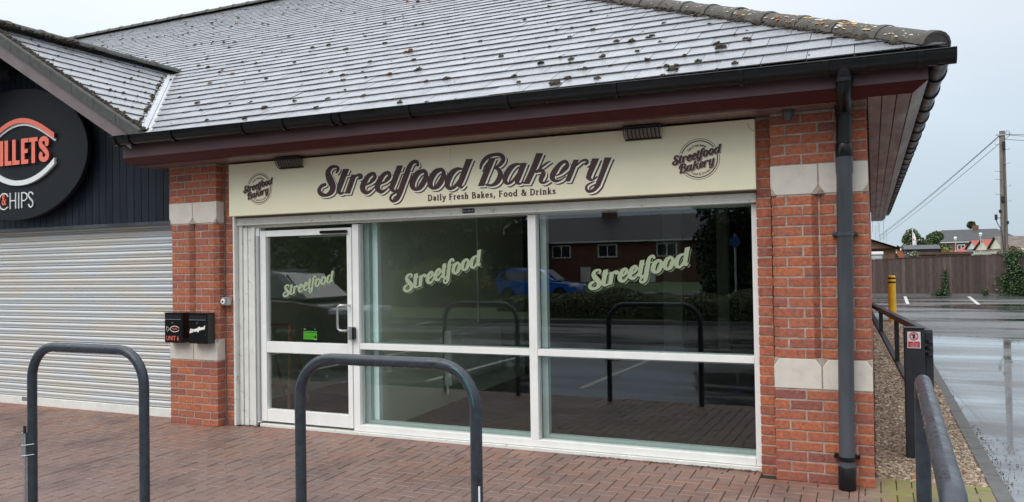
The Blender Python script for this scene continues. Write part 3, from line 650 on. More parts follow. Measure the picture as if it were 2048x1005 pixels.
# --- brick pillars
C = .042; DEP = .108
def brick_data(poly, h=.0635):
    b = MB().prism(poly, 2, 0, h); me = bpy.data.meshes.new('brick'); me.from_pydata(b.v, [], b.f); me.materials.append(M['brick'])
    bm = bmesh.new(); bm.from_mesh(me); bmesh.ops.recalc_face_normals(bm, faces=bm.faces)
    for v in bm.verts:
        if v.co.y < .06: v.co.z += rnd.uniform(-.0022, .0022); v.co.x += rnd.uniform(-.0015, .0015)
    bmesh.ops.bevel(bm, geom=bm.edges[:], offset=.0032, segments=1, affect='EDGES')
    for v in bm.verts:
        if v.co.y < .06: v.co += Vector((rnd.uniform(-.0011, .0011), 0, rnd.uniform(-.0011, .0011)))
    bm.to_mesh(me); bm.free(); return me
BC = {}
def brick(parent, x, y, z, w, cl=0, cr=0, d=DEP):
    key = (round(w, 4), cl, cr, d, rnd.randrange(5))
    if key not in BC:
        poly = []; w0, w = w, w-rnd.uniform(0, .004)
        poly += [(0, C), (C, 0)] if cl else [(0, 0)]
        poly += [(w-C, 0), (w, C)] if cr else [(w, 0)]
        poly += [(w, d), (0, d)]
        BC[key] = brick_data(poly)
    return ref(BC[key], 'brick', parent, (x+rnd.uniform(-.0012, .0012), y+rnd.uniform(-.0015, .0015), z), (0, rnd.uniform(-.004, .004), rnd.uniform(-.003, .003)))
def stone_block(parent, x, z, w, lc, rc, up):
    """dressed block with chamfer stops; up: the stops sit at its foot (the shaft below is chamfered)"""
    h = .215; zf = z if up else z+h; s_ = 1 if up else -1; hh = .062
    full = lambda zz: [(x, 0, zz), (x+w, 0, zz), (x+w, DEP, zz), (x, DEP, zz)]
    cut = lambda zz: ([(x, C, zz), (x+C, 0, zz)] if lc else [(x, 0, zz)])+([(x+w-C, 0, zz), (x+w, C, zz)] if rc else [(x+w, 0, zz)])+[(x+w, DEP, zz), (x, DEP, zz)]
    pts = full(z+h if up else z)+cut(zf)
    a = zf+s_*hh; pts += [(x, 0, a), (x+w, 0, a), (x+w, DEP, a), (x, DEP, a)]
    bm = bmesh.new(); vs = [bm.verts.new(p) for p in pts]; bmesh.ops.convex_hull(bm, input=vs)
    bmesh.ops.dissolve_limit(bm, angle_limit=.02, verts=bm.verts[:], edges=bm.edges[:]); bmesh.ops.recalc_face_normals(bm, faces=bm.faces)
    bmesh.ops.bevel(bm, geom=bm.edges[:], offset=.002, segments=1, affect='EDGES')
    me = bpy.data.meshes.new('stone_block'); bm.to_mesh(me); bm.free(); me.materials.append(M['stone'])
    o = bpy.data.objects.new('stone_block', me); COL.objects.link(o); o.parent = parent; return o
def pillar(x0, sx0, sx1):
    g = .0045
    core = MB()
    def cbox(z0, z1_): core.box((x0+g, g, z0), (x0+.665-g, .2, z1_))
    cbox(-.15, .9); cbox(2.1, 2.71)
    a = x0
    core.prism([(a+g, C+g), (a+C+g, g), (a+.3275-C-g, g), (a+.3275-g, C+g), (a+.3375+g, C+g), (a+.3375+C+g, g), (a+.665-C-g, g), (a+.665-g, C+g), (a+.665-g, .2), (a+g, .2)], 2, .9, 2.1)
    core.box((sx0+g, .1125+g, -.15), (sx1-g, .36, 2.71))
    p = core.build('brick_pillar', M['mortar'], bld)
    # mortar core is its own mesh, with bricks and stones as sub-parts
    A = [(0, .215), (.225, .215), (.45, .215)]; B_ = [(0, .1025), (.1125, .215), (.3375, .215), (.5625, .1025)]
    for k in range(36):
        z = k*.075
        if 9 <= k < 12 or 28 <= k < 31: pass
        elif k < 9 or k >= 31:
            for x, w in (A if (k % 2 == 0) == (k < 9) else B_): brick(p, x0+x, 0, z, w)
        else:
            if k % 2: rows = [(0, .1025, 1, 0), (.1125, .215, 0, 1), (.3375, .215, 1, 0), (.5625, .1025, 0, 1)]
            else: rows = [(0, .215, 1, 0), (.225, .1025, 0, 1), (.3375, .1025, 1, 0), (.45, .215, 0, 1)]
            for x, w, cl, cr in rows: brick(p, x0+x, 0, z, w, cl, cr)
        brick(p, sx0, .1125, z, sx1-sx0, d=.24)
    for z, up in ((.675+.003, False), (2.10+.003, True)):
        stone_block(p, x0, z, .3275, 1, 1, up); stone_block(p, x0+.3375, z, .3275, 1, 1, up)
    return p
pR = pillar(0, -.118, -.008); pL = pillar(-6.135, -5.462, -5.362)
# --- walls round the corner and behind
w_ = MB(); w_.box((.45, .2, -.15), (.66, 18.6, 2.72)); w_.build('side_wall', M['wallbrick'], bld)
w_ = MB(); w_.box((-24, 18.4, -.15), (.45, 18.6, 2.72)); w_.box((-24, .36, -.15), (-23.8, 18.4, 2.72)); w_.build('rear_wall', M['wallbrick'], bld)
w_ = MB(); w_.box((-24, .2, -.15), (-11.35, .36, 2.72)); w_.build('front_wall', M['wallbrick'], bld)

# --- interior of the shop
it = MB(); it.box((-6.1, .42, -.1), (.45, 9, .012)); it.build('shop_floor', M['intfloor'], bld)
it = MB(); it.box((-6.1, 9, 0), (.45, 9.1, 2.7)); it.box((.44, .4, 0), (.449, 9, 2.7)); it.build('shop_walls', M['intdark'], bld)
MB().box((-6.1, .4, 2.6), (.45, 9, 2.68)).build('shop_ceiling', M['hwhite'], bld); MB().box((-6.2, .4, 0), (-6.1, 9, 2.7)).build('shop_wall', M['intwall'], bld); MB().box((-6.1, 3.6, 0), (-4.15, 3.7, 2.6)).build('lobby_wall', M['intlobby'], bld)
ang = math.atan2(4.4-.42, -3.99+3.746)
def pwall(name, t0, t1, th0, th1, z0, z1_, m):      # partition running away from the window
    d = Vector((math.cos(ang), math.sin(ang), 0)); n = Vector((-d.y, d.x, 0)); o = Vector((-3.746, .42, 0))
    b = MB(); P = [o+d*t0+n*th0, o+d*t1+n*th0, o+d*t1+n*th1, o+d*t0+n*th1]
    b.add([(p.x, p.y, z0) for p in P]+[(p.x, p.y, z1_) for p in P], [(0, 3, 2, 1), (4, 5, 6, 7), (0, 1, 5, 4), (1, 2, 6, 5), (2, 3, 7, 6), (3, 0, 4, 7)])
    return b.build(name, m, bld)
pwall('partition_wall', .01, 4.1, 0, .16, .01, 2.6, M['intwall'])
pwall('partition_end', -.06, .008, -.003, .185, .012, 2.6, M['intaqua'])
pwall('pipe_run', 2.35, 2.37, -.03, -.01, .9, 2.6, M['radiator'])
for x, w in ((-2.9, .35), (-1.9, .2)): MB().box((x, 8.5, .01), (x+w, 8.7, 2.6)).build('inner_pier', M['intwall'], bld)

# --- things standing inside the shop
rd = thing('radiator', 'white panel radiator on the sage wall behind the middle window', 'radiator', None, (-3.746, .42, 0)); rd.rotation_euler = (0, 0, ang)
MB().box((1.37, -.10, .25), (2.92, -.055, .86)).build('panel', M['radiator'], rd, bevel=.006)
for i in range(38): MB().box((1.40+i*.04, -.112, .30), (1.42+i*.04, -.099, .83)).build('flute', M['radiator'], rd)
MB().box((1.36, -.115, .858), (2.93, -.03, .872)).build('grille_top', M['radiator'], rd); MB().box((1.352, -.113, .25), (1.366, -.03, .865)).build('end_panel', M['radiator'], rd)
MB().cyl((1.345, -.07, .16), (1.345, -.07, .30), .016, 10).build('valve', M['radiator'], rd); MB().cyl((1.345, -.07, .0), (1.345, -.07, .16), .008, 8).build('tail_pipe', M['steel'], rd)
ea = thing('wooden_easel', 'pale wooden A-shaped easel standing inside behind the door glass', 'easel', None, (-5.80, 1.0, .012))
for dx in (0, .34):
    MB().bar((dx-.06 if dx == 0 else dx+.06, 0, 0), (dx, .10, .95), .028, .022).build('leg', M['wood'], ea); MB().bar((dx, .42, 0), (dx, .12, .93), .024, .02).build('rear_leg', M['wood'], ea)
for z in (.22, .62, .93): MB().box((-.02, .02+z*.08, z), (.36, .045+z*.08, z+.04)).build('crossbar', M['wood'], ea)
# --- shop front frame
FY = .20
fr = MB()
def fb(x0, x1, z0, z1_, y0=.2, y1=.285): fr.box((x0, y0, z0), (x1, y1, z1_))
sf = empty('shop_front', parent=bld)
def piece(name, a, b, m=None, bev=.002): return MB().box(a, b).build(name, m or M['white'], sf, bevel=bev)
piece('mullion', (-3.925, .2, .034), (-3.852, .285, 2.035)); piece('mullion', (-2.063, .2, .096), (-1.987, .285, 2.052)); piece('jamb', (-.168, .198, .034), (-.12, .285, 2.06))
piece('transom', (-3.85, .203, .822), (-2.065, .283, .878)); piece('transom', (-1.985, .203, .822), (-.17, .283, .878))
piece('bottom_rail', (-3.85, .197, .034), (-.17, .285, .094)); piece('sill', (-5.07, .170, .0), (-.125, .285, .030), M['offwhite'])
h = MB(); h.add([(-5.30, .2, 2.037), (-.12, .2, 2.068), (-.12, .285, 2.068), (-5.30, .285, 2.037), (-5.30, .2, 2.15), (-.12, .2, 2.15), (-.12, .285, 2.15), (-5.30, .285, 2.15)], [(0, 3, 2, 1), (4, 5, 6, 7), (0, 1, 5, 4), (1, 2, 6, 5), (2, 3, 7, 6), (3, 0, 4, 7)])
h.build('head_rail', M['offwhite'], sf)
piece('curtain_bottom_bar', (-5.335, .150, 2.073), (-.122, .192, 2.142), M['offwhite']); piece('curtain_bottom_bar_lip', (-5.335, .142, 2.068), (-.122, .149, 2.080), M['offwhite'], .001)
piece('rolled_curtain', (-5.335, .13, 2.146), (-.122, .2, 2.23), M['mesh'])
piece('guide_rail', (-5.360, .112, .0), (-5.335, .20, 2.19), M['offwhite']); piece('guide_rail', (-5.33, .165, .0), (-5.285, .20, 2.07), M['offwhite'])
piece('jamb', (-5.28, .178, .0), (-5.225, .28, 2.045), M['offwhite']); piece('jamb', (-5.221, .186, .0), (-5.170, .28, 2.045), M['offwhite']); piece('jamb', (-5.166, .172, .0), (-5.125, .28, 2.045), M['offwhite'])
piece('jamb', (-5.121, .19, .034), (-5.078, .285, 2.035))
# inner (room side) frame seen through the panes
def inner(a, b): MB().box(a, b).build('inner_frame', M['innerframe'], sf)
for x0, x1 in ((-3.85, -2.065), (-1.985, -.17)):
    inner((x0, .30, .03), (x1, .36, .125)); inner((x0, .30, .126), (x0+.055, .36, .80)); inner((x0, .30, .80), (x1, .36, .878)); inner((x0, .30, .88), (x0+.055, .36, 2.1)); inner((x0+.06, .30, 2.05), (x1, .36, 2.12))
def pane(parent, a, b): return MB().box(a, b).build('glass_pane', M['glass'], parent)
pane(sf, (-3.851, .238, .095), (-2.064, .244, .821)); pane(sf, (-3.851, .238, .879), (-2.064, .244, 2.04)); pane(sf, (-1.986, .238, .095), (-.169, .244, .821)); pane(sf, (-1.986, .238, .879), (-.169, .244, 2.064))
lb = MB().box((-2.675, .146, 2.088), (-2.555, .1495, 2.128)).build('maker_plate', M['black'], sf)
for i in range(7): MB().box((-2.665+i*.0155, .1440, 2.098+(i % 2)*.003), (-2.658+i*.0155, .1456, 2.118-(i % 3)*.003)).build('plate_mark', M['zinc'], lb)
for z in (.79, .55, .34): MB().box((-.1215, .196, z), (-.1180, .199, z+.006)).build('screw', M['bark'], sf)
# --- door
door = empty('door', parent=bld)
def dp(name, a, b, m=None, bev=.002): return MB().box(a, b).build(name, m or M['white'], door, bevel=bev)
dp('hinge_stile', (-5.07, .192, .055), (-4.995, .26, 2.005)); dp('lock_stile', (-3.983, .192, .055), (-3.93, .26, 2.005))
dp('top_rail', (-4.994, .194, 1.944), (-3.984, .26, 2.005)); dp('mid_rail', (-4.994, .194, .758), (-3.984, .26, .868)); dp('kick_rail', (-4.994, .194, .055), (-3.984, .26, .178))
dp('finger_guard', (-5.098, .168, .06), (-5.072, .19, 1.955), M['lampgrey']); dp('guard_strip', (-5.108, .182, .06), (-5.0995, .19, 1.955), M['black'])
pane(door, (-4.996, .228, .177), (-3.982, .234, .759)); pane(door, (-4.996, .228, .867), (-3.982, .234, 1.945))
hd = MB(); hp = [(-3.955, .192, 1.25), (-3.955, .145, 1.25), (-3.965, .122, 1.25), (-4.01, .105, 1.25), (-4.03, .103, 1.235), (-4.035, .102, 1.2), (-4.035, .102, 1.06), (-4.03, .103, 1.022), (-4.01, .105, 1.008), (-3.965, .122, 1.005), (-3.955, .145, 1.005), (-3.955, .192, 1.005)]
hd.tube(hp, .0115, 10); hd.build('pull_handle', M['steel'], door, smooth=True)
lk = dp('lock_case', (-3.945, .150, .915), (-3.905, .195, 1.042), M['zinc']); dp('lock_cover', (-3.904, .155, .92), (-3.885, .195, 1.035), M['black'])
MB().box((-4.285, .155, 1.953), (-3.965, .192, 1.982)).build('door_closer', M['black'], door, bevel=.006)
MB().box((-4.6, .236, 1.925), (-4.0, .24, 1.938)).build('closer_arm', M['steel'], door)

# --- eaves: canted board, fascia, soffit boards
FX, FYY = 1.035, -.40
LX = -6.34
f = MB(); f.prism([(FYY, 2.775), (FYY+.02, 2.775), (FYY+.02, 2.955), (FYY, 2.955)], 0, LX, FX); f.build('fascia_board', M['fascia'], bld, bevel=.002)
f = MB(); f.prism([(FX, 2.775), (FX-.02, 2.775), (FX-.02, 2.955), (FX, 2.955)], 1, FYY+.022, 19.0); f.build('fascia_board', M['fascia'], bld)
SX, SYF = .945, -.318
f = MB(); f.add([(LX, FYY+.004, 2.772), (FX-.003, FYY+.004, 2.772), (SX, SYF, 2.71), (LX, SYF, 2.71), (LX, FYY+.02, 2.785), (FX-.02, FYY+.02, 2.785), (SX-.01, SYF+.01, 2.73), (LX, SYF+.01, 2.73)],
      [(0, 1, 2, 3), (4, 7, 6, 5), (0, 4, 5, 1), (2, 6, 7, 3), (3, 7, 4, 0), (1, 5, 6, 2)]); f.build('canted_board', M['canted'], bld)
f = MB(); f.add([(FX-.002, FYY+.006, 2.772), (FX-.002, 19, 2.772), (SX+.001, 19, 2.71), (SX+.001, SYF+.001, 2.71), (FX-.02, FYY+.02, 2.785), (FX-.02, 19, 2.785), (SX-.01, 19, 2.73), (SX-.01, SYF+.01, 2.73)],
      [(0, 1, 2, 3), (4, 7, 6, 5), (0, 4, 5, 1), (2, 6, 7, 3), (3, 7, 4, 0), (1, 5, 6, 2)]); f.build('canted_board', M['soffit'], bld)
n = 6; yy = np.linspace(SYF+.003, .20, n+1)
for i in range(n): MB().box((LX+.002, yy[i]+.003, 2.712), (.666 if yy[i+1] > -.0 else .668, yy[i+1]-.003, 2.728)).build('soffit_board', M['canted'] if i < 1 else M['soffit'], bld, bevel=.002)
xx = [.672, .762, .852, .942]
for i in range(3): MB().box((xx[i]+.003, SYF+.012, 2.711+i*.0003), (xx[i+1]-.003, 19.0, 2.727)).build('soffit_board', M['soffit'], bld, bevel=.002)
MB().box((.672, SYF+.02, 2.733), (.94, 19, 2.74)).build('soffit_backing', M['blackmat'], bld); MB().box((LX+.01, SYF+.02, 2.733), (.67, .3, 2.74)).build('soffit_backing', M['blackmat'], bld)
MB().box((LX+.01, FYY+.024, 2.79), (1.0, -.30, 2.92)).build('eaves_block', M['blackmat'], bld)

# --- gutters
def gutter(name, p, q, outd, parts):
    """half-round gutter from p to q (back lip centre line), outd = direction away from the fascia"""
    p, q, o = Vector(p), Vector(q), Vector(outd); d = (q-p).normalized(); up = Vector((0, 0, 1)); n = 14; b = MB()
    def ring(c, r, r2): return [c+o*(.068-math.cos(a)*r)+up*(-math.sin(a)*r2) for a in [math.pi*k/n for k in range(n+1)]]
    prof = [c for c in range(2*(n+1))]
    for c in (p, q): b.v += [tuple(v) for v in ring(c, .066, .088)]+[tuple(v) for v in ring(c, .061, .083)[::-1]]
    m = 2*(n+1); fs = [(k, (k+1) % m, m+(k+1) % m, m+k) for k in range(m)]; b.f += fs; b.m += [0]*m; b.tn += [0]*m
    # end caps
    for c, base in ((p, 0), (q, m)):
        b.f.append(tuple(base+k for k in range(n+1))); b.m.append(0); b.tn.append(0)
    # front bead
    b.tube([p+o*.134, q+o*.134], .006, 6)
    g = b.build(name, M['gutter'], bld, smooth=True)
    for s_, w, fat in parts:
        c = p+d*s_; k = MB(); A = []; 
        for cc in (c, c+d*w):
            A += [tuple(v) for v in [cc+o*(.068-math.cos(a)*(.066+fat))+up*(-math.sin(a)*(.088+fat)) for a in [math.pi*j/n for j in range(n+1)]]]
            A += [tuple(v) for v in [cc+o*(.068-math.cos(a)*.0665)+up*(.004-math.sin(a)*.0885) for a in [math.pi*j/n for j in range(n+1)]][::-1]]
        k.add(A, [(j, (j+1) % m, m+(j+1) % m, m+j) for j in range(m)]+[tuple(range(m))[::-1], tuple(range(m, 2*m))])
        k.build('gutter_bracket', M['gutter'], g, smooth=True)
    return g
gl = 7.52; zL, zR = 2.985, 2.930
front = [(.05, .03, .006), (.25, .03, .006), (1.02, .028, .005)]
for px_ in (380, 478, 570, 665, 683, 812, 1010, 1227, 1478, 1648, 1725): pass
br = []
for px_, w in ((222, .05), (252, .03), (338, .025), (478, .025), (560, .025), (655, .03), (672, .03), (812, .025), (1008, .025), (1225, .025), (1477, .022), (1646, .03), (1722, .03), (1835, .03)):
    y_pix = 300-(px_-210)*.118+8; X_ = on(px_, y_pix, 1, -.53)[0]; br.append((X_+6.36, w*1.25, .012))
gutter('gutter', (-6.36, FYY-.002, zL), (FX+.155, FYY-.002, zR), (0, -1, 0), br)
sb = [(.02, .09, .008)]; y = .55
while y < 18.8: sb.append((y, .04, .011)); y += .62 if int(y*3) % 4 else .42
gutter('gutter', (FX+.002, FYY-.10, zR+.001), (FX+.002, 19.3, zR+.03), (1, 0, 0), sb)
# --- downpipe
dpi = empty('downpipe', parent=bld)
px_, py_ = .512, -.092
MB().tube([(.535, FYY-.07, 2.885), (.535, FYY-.07, 2.81), (.533, FYY-.055, 2.775), (.528, FYY+.06, 2.745), (.522, py_-.04, 2.70), (.519, py_, 2.655), (.518, py_, 2.60)], .052, 20).build('offset_bend', M['gutter'], dpi, smooth=True)
MB().cyl((.535, FYY-.07, 2.795), (.535, FYY-.07, 2.82), .058, 20).build('collar', M['gutter'], dpi, smooth=True)
MB().tube([(.518, py_, 2.715), (.518, py_, 2.695), (.518, py_, 2.685), (.518, py_, 2.64)], [.062, .065, .060, .057], 20).build('collar', M['gutter'], dpi, smooth=True)
MB().cyl((.518, py_, 2.66), (.513, py_, 2.36), .0525, 24).build('upper_pipe', M['gutter'], dpi, smooth=True)
MB().tube([(.5135, py_, 2.44), (.5132, py_, 2.432), (.513, py_, 2.345), (.5129, py_, 2.34)], [.0535, .058, .058, .054], 24).build('socket', M['gutter'], dpi, smooth=True)
MB().tube([(.513, py_, 2.343), (.513, py_, 2.335), (.513, py_, 2.24), (.512, py_, 2.22), (.486, py_, .13)], [.060, .0575, .0575, .0525, .0525], 24).build('lower_pipe', M['pipe'], dpi, smooth=True)
MB().tube([(.486, py_, .16), (.486, py_, .152), (.485, py_, -.03), (.485, py_, -.035)], [.054, .0585, .0585, .056], 24).build('pipe_shoe', M['gutter'], dpi, smooth=True)
def clip(z, x):
    b = MB(); b.cyl((x, py_, z-.014), (x, py_, z+.014), .059, 24); b.box((x-.085, py_+.05, z-.012), (x+.085, py_+.09, z+.012)); b.cyl((x-.078, py_+.03, z), (x-.078, py_+.052, z), .009, 8); b.cyl((x+.078, py_+.03, z), (x+.078, py_+.052, z), .009, 8)
    b.build('pipe_clip', M['pipe'] if z > 1 else M['gutter'], dpi, smooth=True)
clip(1.80, .506); clip(.215, .487)

# --- roof
TP = .545; PH = math.atan(TP); cP, sP = math.cos(PH), math.sin(PH); EY, EZ = -.455, 2.968; RY = 9.25; HX = 1.15
roof = MB(); ext = 24.5
rz = EZ+(RY-EY)*TP
dn = lambda p, k=.045: (p[0], p[1], p[2]-k)
A_, B_2, C_, D_ = (-24.5, EY, EZ), (HX, EY, EZ), (HX-(RY-EY), RY, rz), (-24.5, RY, rz)
E_, F_2 = (-24.5, 2*RY-EY, EZ), (HX, 2*RY-EY, EZ)
# underlay sheets: front (with the gap of the gable left in), side hip, rear
V1 = (-6.07, -.356, EZ+(-.356-EY)*TP); V2 = (-8.655, 2.36, EZ+(2.36-EY)*TP); V3 = (-11.24, -.356, V1[2])
def sheet(pts, k=.0): o = len(roof.v); roof.add([dn(p, k) for p in pts], [tuple(range(len(pts)))])
sheet([(-6.15, EY, EZ), B_2, C_, D_, A_, (-11.16, EY, EZ), V3, V2, V1], .004)
roof_o = roof.build('roof', M['blackmat'], bld)
r2 = MB(); r2.add([B_2, F_2, C_], [(0, 1, 2)]); r2.add([D_, C_, F_2, E_], [(0, 1, 2, 3)]); r2.build('rear_slope', M['slate'], roof_o)
GAU, SW = .25, .3
def clip_poly(P, a, b, c):
    o = []
    for i in range(len(P)):
        p, q = P[i], P[(i+1) % len(P)]; dp_, dq = a*p[0]+b*p[1]-c, a*q[0]+b*q[1]-c
        if dp_ <= 0: o.append(p)
        if (dp_ <= 0) != (dq <= 0):
            t = dp_/(dp_-dq); o.append((p[0]+(q[0]-p[0])*t, p[1]+(q[1]-p[1])*t))
    return o
def slab(b, P, s0, fn, lift=.017, top=.003, th=.008):
    """P: polygon in roof coordinates (u along eaves, s up the slope)"""
    n = len(P)
    def hgt(s_): return lift+(top-lift)*min(1, max(0, (s_-s0)/(GAU+.06)))
    b.add([fn(u_, s_, hgt(s_)) for u_, s_ in P]+[fn(u_, s_, hgt(s_)-th) for u_, s_ in P], [tuple(range(n))]+[(i, n+i, n+(i+1) % n, (i+1) % n) for i in range(n)])
def mainfn(u_, s_, h_): return (u_, EY+s_*cP-h_*sP, EZ+s_*sP+h_*cP)
sl = []
rows = int((RY-EY)/cP/GAU)+1
for k in range(rows):
    s0 = k*GAU; Ymid = EY+(s0+.12)*cP; xmax = HX-(s0)*cP
    j = 0; x = xmax+.05-(k % 2)*.15
    x = 1.2-(k % 2)*.15
    while x > -24.3:
        x -= SW; P = [(x+.0022, s0), (x+SW-.0022, s0), (x+SW-.0022, s0+GAU+.06), (x+.0022, s0+GAU+.06)]; ymid = Ymid
        Q = clip_poly(P, 1, cP, HX-.02)                              # the hip
        full = len(Q) == 4 and Q == P
        if len(Q) < 3: continue
        cx = sum(q[0] for q in Q)/len(Q)
        if EY+s0*cP < 2.36:
            # valley lines in plan: from (-6.07,-.356) to (-8.655,2.36)
            m_ = (2.36+.356)/(-8.655+6.07)
            if cx > -8.655: Q2 = clip_poly(Q, m_, -cP, m_*(-6.07+.075)+.356+EY)   # keep Y >= valley
            else: Q2 = clip_poly(Q, -m_, -cP, -m_*(-11.24-.075)+.356+EY)
            full = full and len(Q2) == 4 and Q2 == Q; Q = Q2
        if len(Q) < 3: continue
        if EY+s0*cP > RY: continue
        sl.append((math.dist(mainfn(cx, s0, 0), CAM), full, Q, x, s0))
sl.sort(key=lambda t: (not inview(*mainfn(t[3]+.15, t[4]+.12, 0), 1.0), t[0]))
base = None; NP = 235
for d_, full, Q, x, s0 in sl[:NP]:
    if full:
        if base is None:
            b = MB(); slab(b, [(.0022, 0), (SW-.0022, 0), (SW-.0022, GAU+.06), (.0022, GAU+.06)], 0, lambda u_, s_, h_: (u_, s_, h_))
            base = b.build('slate', M['slate'], roof_o); o = base
        else: o = ref(base.data, 'slate', roof_o)
        o.location = mainfn(x, s0, rnd.uniform(0, .003)); o.rotation_euler = (PH+rnd.uniform(-.004, .004), rnd.uniform(-.005, .005), rnd.uniform(-.003, .003))
    else:
        b = MB(); slab(b, Q, s0, mainfn); b.build('slate', M['slate'], roof_o)
b = MB()
for d_, full, Q, x, s0 in sl[NP:]:
    b.t = rnd.uniform(.01, 1); k = rnd.uniform(0, .0035); slab(b, Q, s0, lambda u_, s_, h_: mainfn(u_, s_, h_+k))
b.build('slates', M['slate'], roof_o, kind='stuff')
# gable roof over the next shop
TG = .5728; PG = math.atan(TG); cG, sG = math.cos(PG), math.sin(PG); GXE, GZE = -6.07, V1[2]; VY = -.50
def gfn(u_, s_, h_): return (GXE-s_*cG+h_*sG, u_, GZE+s_*sG+h_*cG)      # u = Y
gs = []; S1 = (8.655-6.07)/cG; nrow = int(S1/GAU)+1
for k in range(-1, nrow):
    s0 = k*GAU+.06; y = VY-.3+(k % 2)*.15
    while y < 3:
        P = [(y+.0022, s0), (y+SW-.0022, s0), (y+SW-.0022, min(s0+GAU+.06, S1)), (y+.0022, min(s0+GAU+.06, S1))]; y += SW
        if s0 >= S1-.02: continue
        Q = clip_poly(P, -1, 0, -(VY+.06))
        Q = clip_poly(Q, 1, -(2.36+.356)/S1, -.356-.07) if Q else Q       # valley: Y <= -.356 + s*(2.716/S1)
        if len(Q) < 3: continue
        gs.append((math.dist(gfn(Q[0][0], Q[0][1], 0), CAM), Q, s0))
gs.sort(key=lambda t: t[0])
for i, (d_, Q, s0) in enumerate(gs[:60]):
    b = MB(); slab(b, Q, s0, gfn); b.build('slate', M['slate'], roof_o)
b = MB()
for i, (d_, Q, s0) in enumerate(gs[60:]): b.t = rnd.uniform(.01, 1); slab(b, Q, s0, gfn)
if b.v: b.build('slates', M['slate'], roof_o, kind='stuff')
b = MB(); zt = GZE+(8.655-6.07)*TG
b.add([(GXE+.05, VY+.02, GZE-.03), (-8.655, VY+.02, zt-.006), (-8.655, 2.36, zt-.006), V1], [(0, 1, 2, 3)]); b.build('gable_underlay', M['blackmat'], roof_o)
b = MB(); b.add([(-11.24, VY+.02, GZE), (-8.655, VY+.02, zt), (-8.655, 2.36, zt), V3], [(0, 1, 2, 3)]); b.build('gable_far_slope', M['slate'], roof_o)
# valley liner
v1, v2 = Vector(V1), Vector(V2); dv = (v2-v1).normalized(); va = Vector((.1, 0, 0.001)); vl = MB()
l1 = Vector(mainfn(0, 0, 0))
ma = Vector((.085, .0, .0)); ga_ = Vector((0, -.085, 0))
lo = v1-dv*.1; hi = v2+dv*.02
vl.add([lo+ma*1.1+Vector((0, 0, .012)), lo+Vector((0, 0, .004)), lo+ga_*1.1+Vector((0, 0, .012)), hi+ma*1.1+Vector((0, 0, .012)), hi+Vector((0, 0, .004)), hi+ga_*1.1+Vector((0, 0, .012))], [(0, 1, 4, 3), (1, 2, 5, 4)])
vl.tube([lo+Vector((.0, -.0, .014)), hi+Vector((0, 0, .014))], .008, 6)
vl.build('valley_liner', M['lead'], roof_o)
# ridge and hip tiles
def tiles(name, p, q, r, L, m, lift=.02, squash=.8, seg=8, flare=.012, kind=None):
    p, q = Vector(p), Vector(q); d = (q-p).normalized(); nn = int((q-p).length/L+.5); L = (q-p).length/nn; sd_ = d.cross(Vector((0, 0, 1))).normalized(); up = sd_.cross(d)
    oo = []
    for i in range(nn):
        b = MB(); a = p+d*(i*L-.03); c = p+d*((i+1)*L); vs = []
        for e_, (cc, rr) in enumerate(((a, r+flare), (a+d*.05, r+flare), (a+d*.052, r), (c, r))):
            for k in range(seg+1):
                t = math.pi*k/seg; vs.append(cc+sd_*math.cos(t)*rr+up*(math.sin(t)*rr*squash+lift-.5*rr*0))
        n1 = seg+1; fs = [(e_*n1+k, e_*n1+k+1, (e_+1)*n1+k+1, (e_+1)*n1+k) for e_ in range(3) for k in range(seg)]
        lo_ = [v-up*.02 for v in vs]; nn_ = len(vs)
        b.add(vs, fs); b.add([vs[k] for k in range(n1)]+[vs[k]*.9+a*.1-up*.01 for k in range(n1)], [(k, n1+k, n1+k+1, k+1) for k in range(seg)])
        b.add([vs[3*n1+k] for k in range(n1)], [tuple(range(n1))]); b.add([vs[k]*.9+(a+d*.04)*.1 for k in range(n1)], [tuple(range(n1))])
        j = Vector((rnd.uniform(-.004, .004), rnd.uniform(-.004, .004), rnd.uniform(-.003, .004))); b.v = [tuple(Vector(v)+j) for v in b.v]
        oo.append(b.build(name, m, roof_o, smooth=True))
    return oo
hipA = (HX-.08, EY+.08, EZ+.03); hipB = (HX-(RY-EY), RY, rz)
tiles('hip_tile', hipA, hipB, .112, .43, M['ridge'], lift=-.008, squash=.80)
tiles('ridge_tile', hipB, (-24.4, RY, rz), .13, .45, M['ridge'], lift=.01)
tiles('ridge_tile', (-8.655, VY-.02, zt+.0), (-8.655, 2.44, zt+.0), .115, .43, M['verge'], lift=.02, squash=.75)
# verge of the gable: dark units, barge board, cladding behind
vp, vq = Vector((GXE+.09, VY, GZE-.03)), Vector((-8.62, VY, zt+.02)); dd = (vq-vp); L = dd.length; nn = 8
for sgn in (1, -1):
    for i in range(nn):
        a = vp+dd*(i/nn); c = vp+dd*((i+1)/nn)-dd.normalized()*.006
        if sgn < 0: a = Vector((-17.31-a.x, a.y, a.z)); c = Vector((-17.31-c.x, c.y, c.z))
        up = Vector((0, 0, 1)); b = MB(); vs = []
        for p in (a, c):
            vs += [p+Vector((0, -.01, -.075)), p+Vector((0, -.01, .03)), p+Vector((0, .0, .045)), p+Vector((0, .075, .045)), p+Vector((0, .075, .02)), p+Vector((0, .03, -.075))]
        b.add(vs, [(0, 1, 7, 6), (1, 2, 8, 7), (2, 3, 9, 8), (3, 4, 10, 9), (4, 5, 11, 10), (5, 0, 6, 11), (0, 5, 4, 3, 2, 1), (6, 7, 8, 9, 10, 11)]); b.build('verge_unit', M['verge'], roof_o)
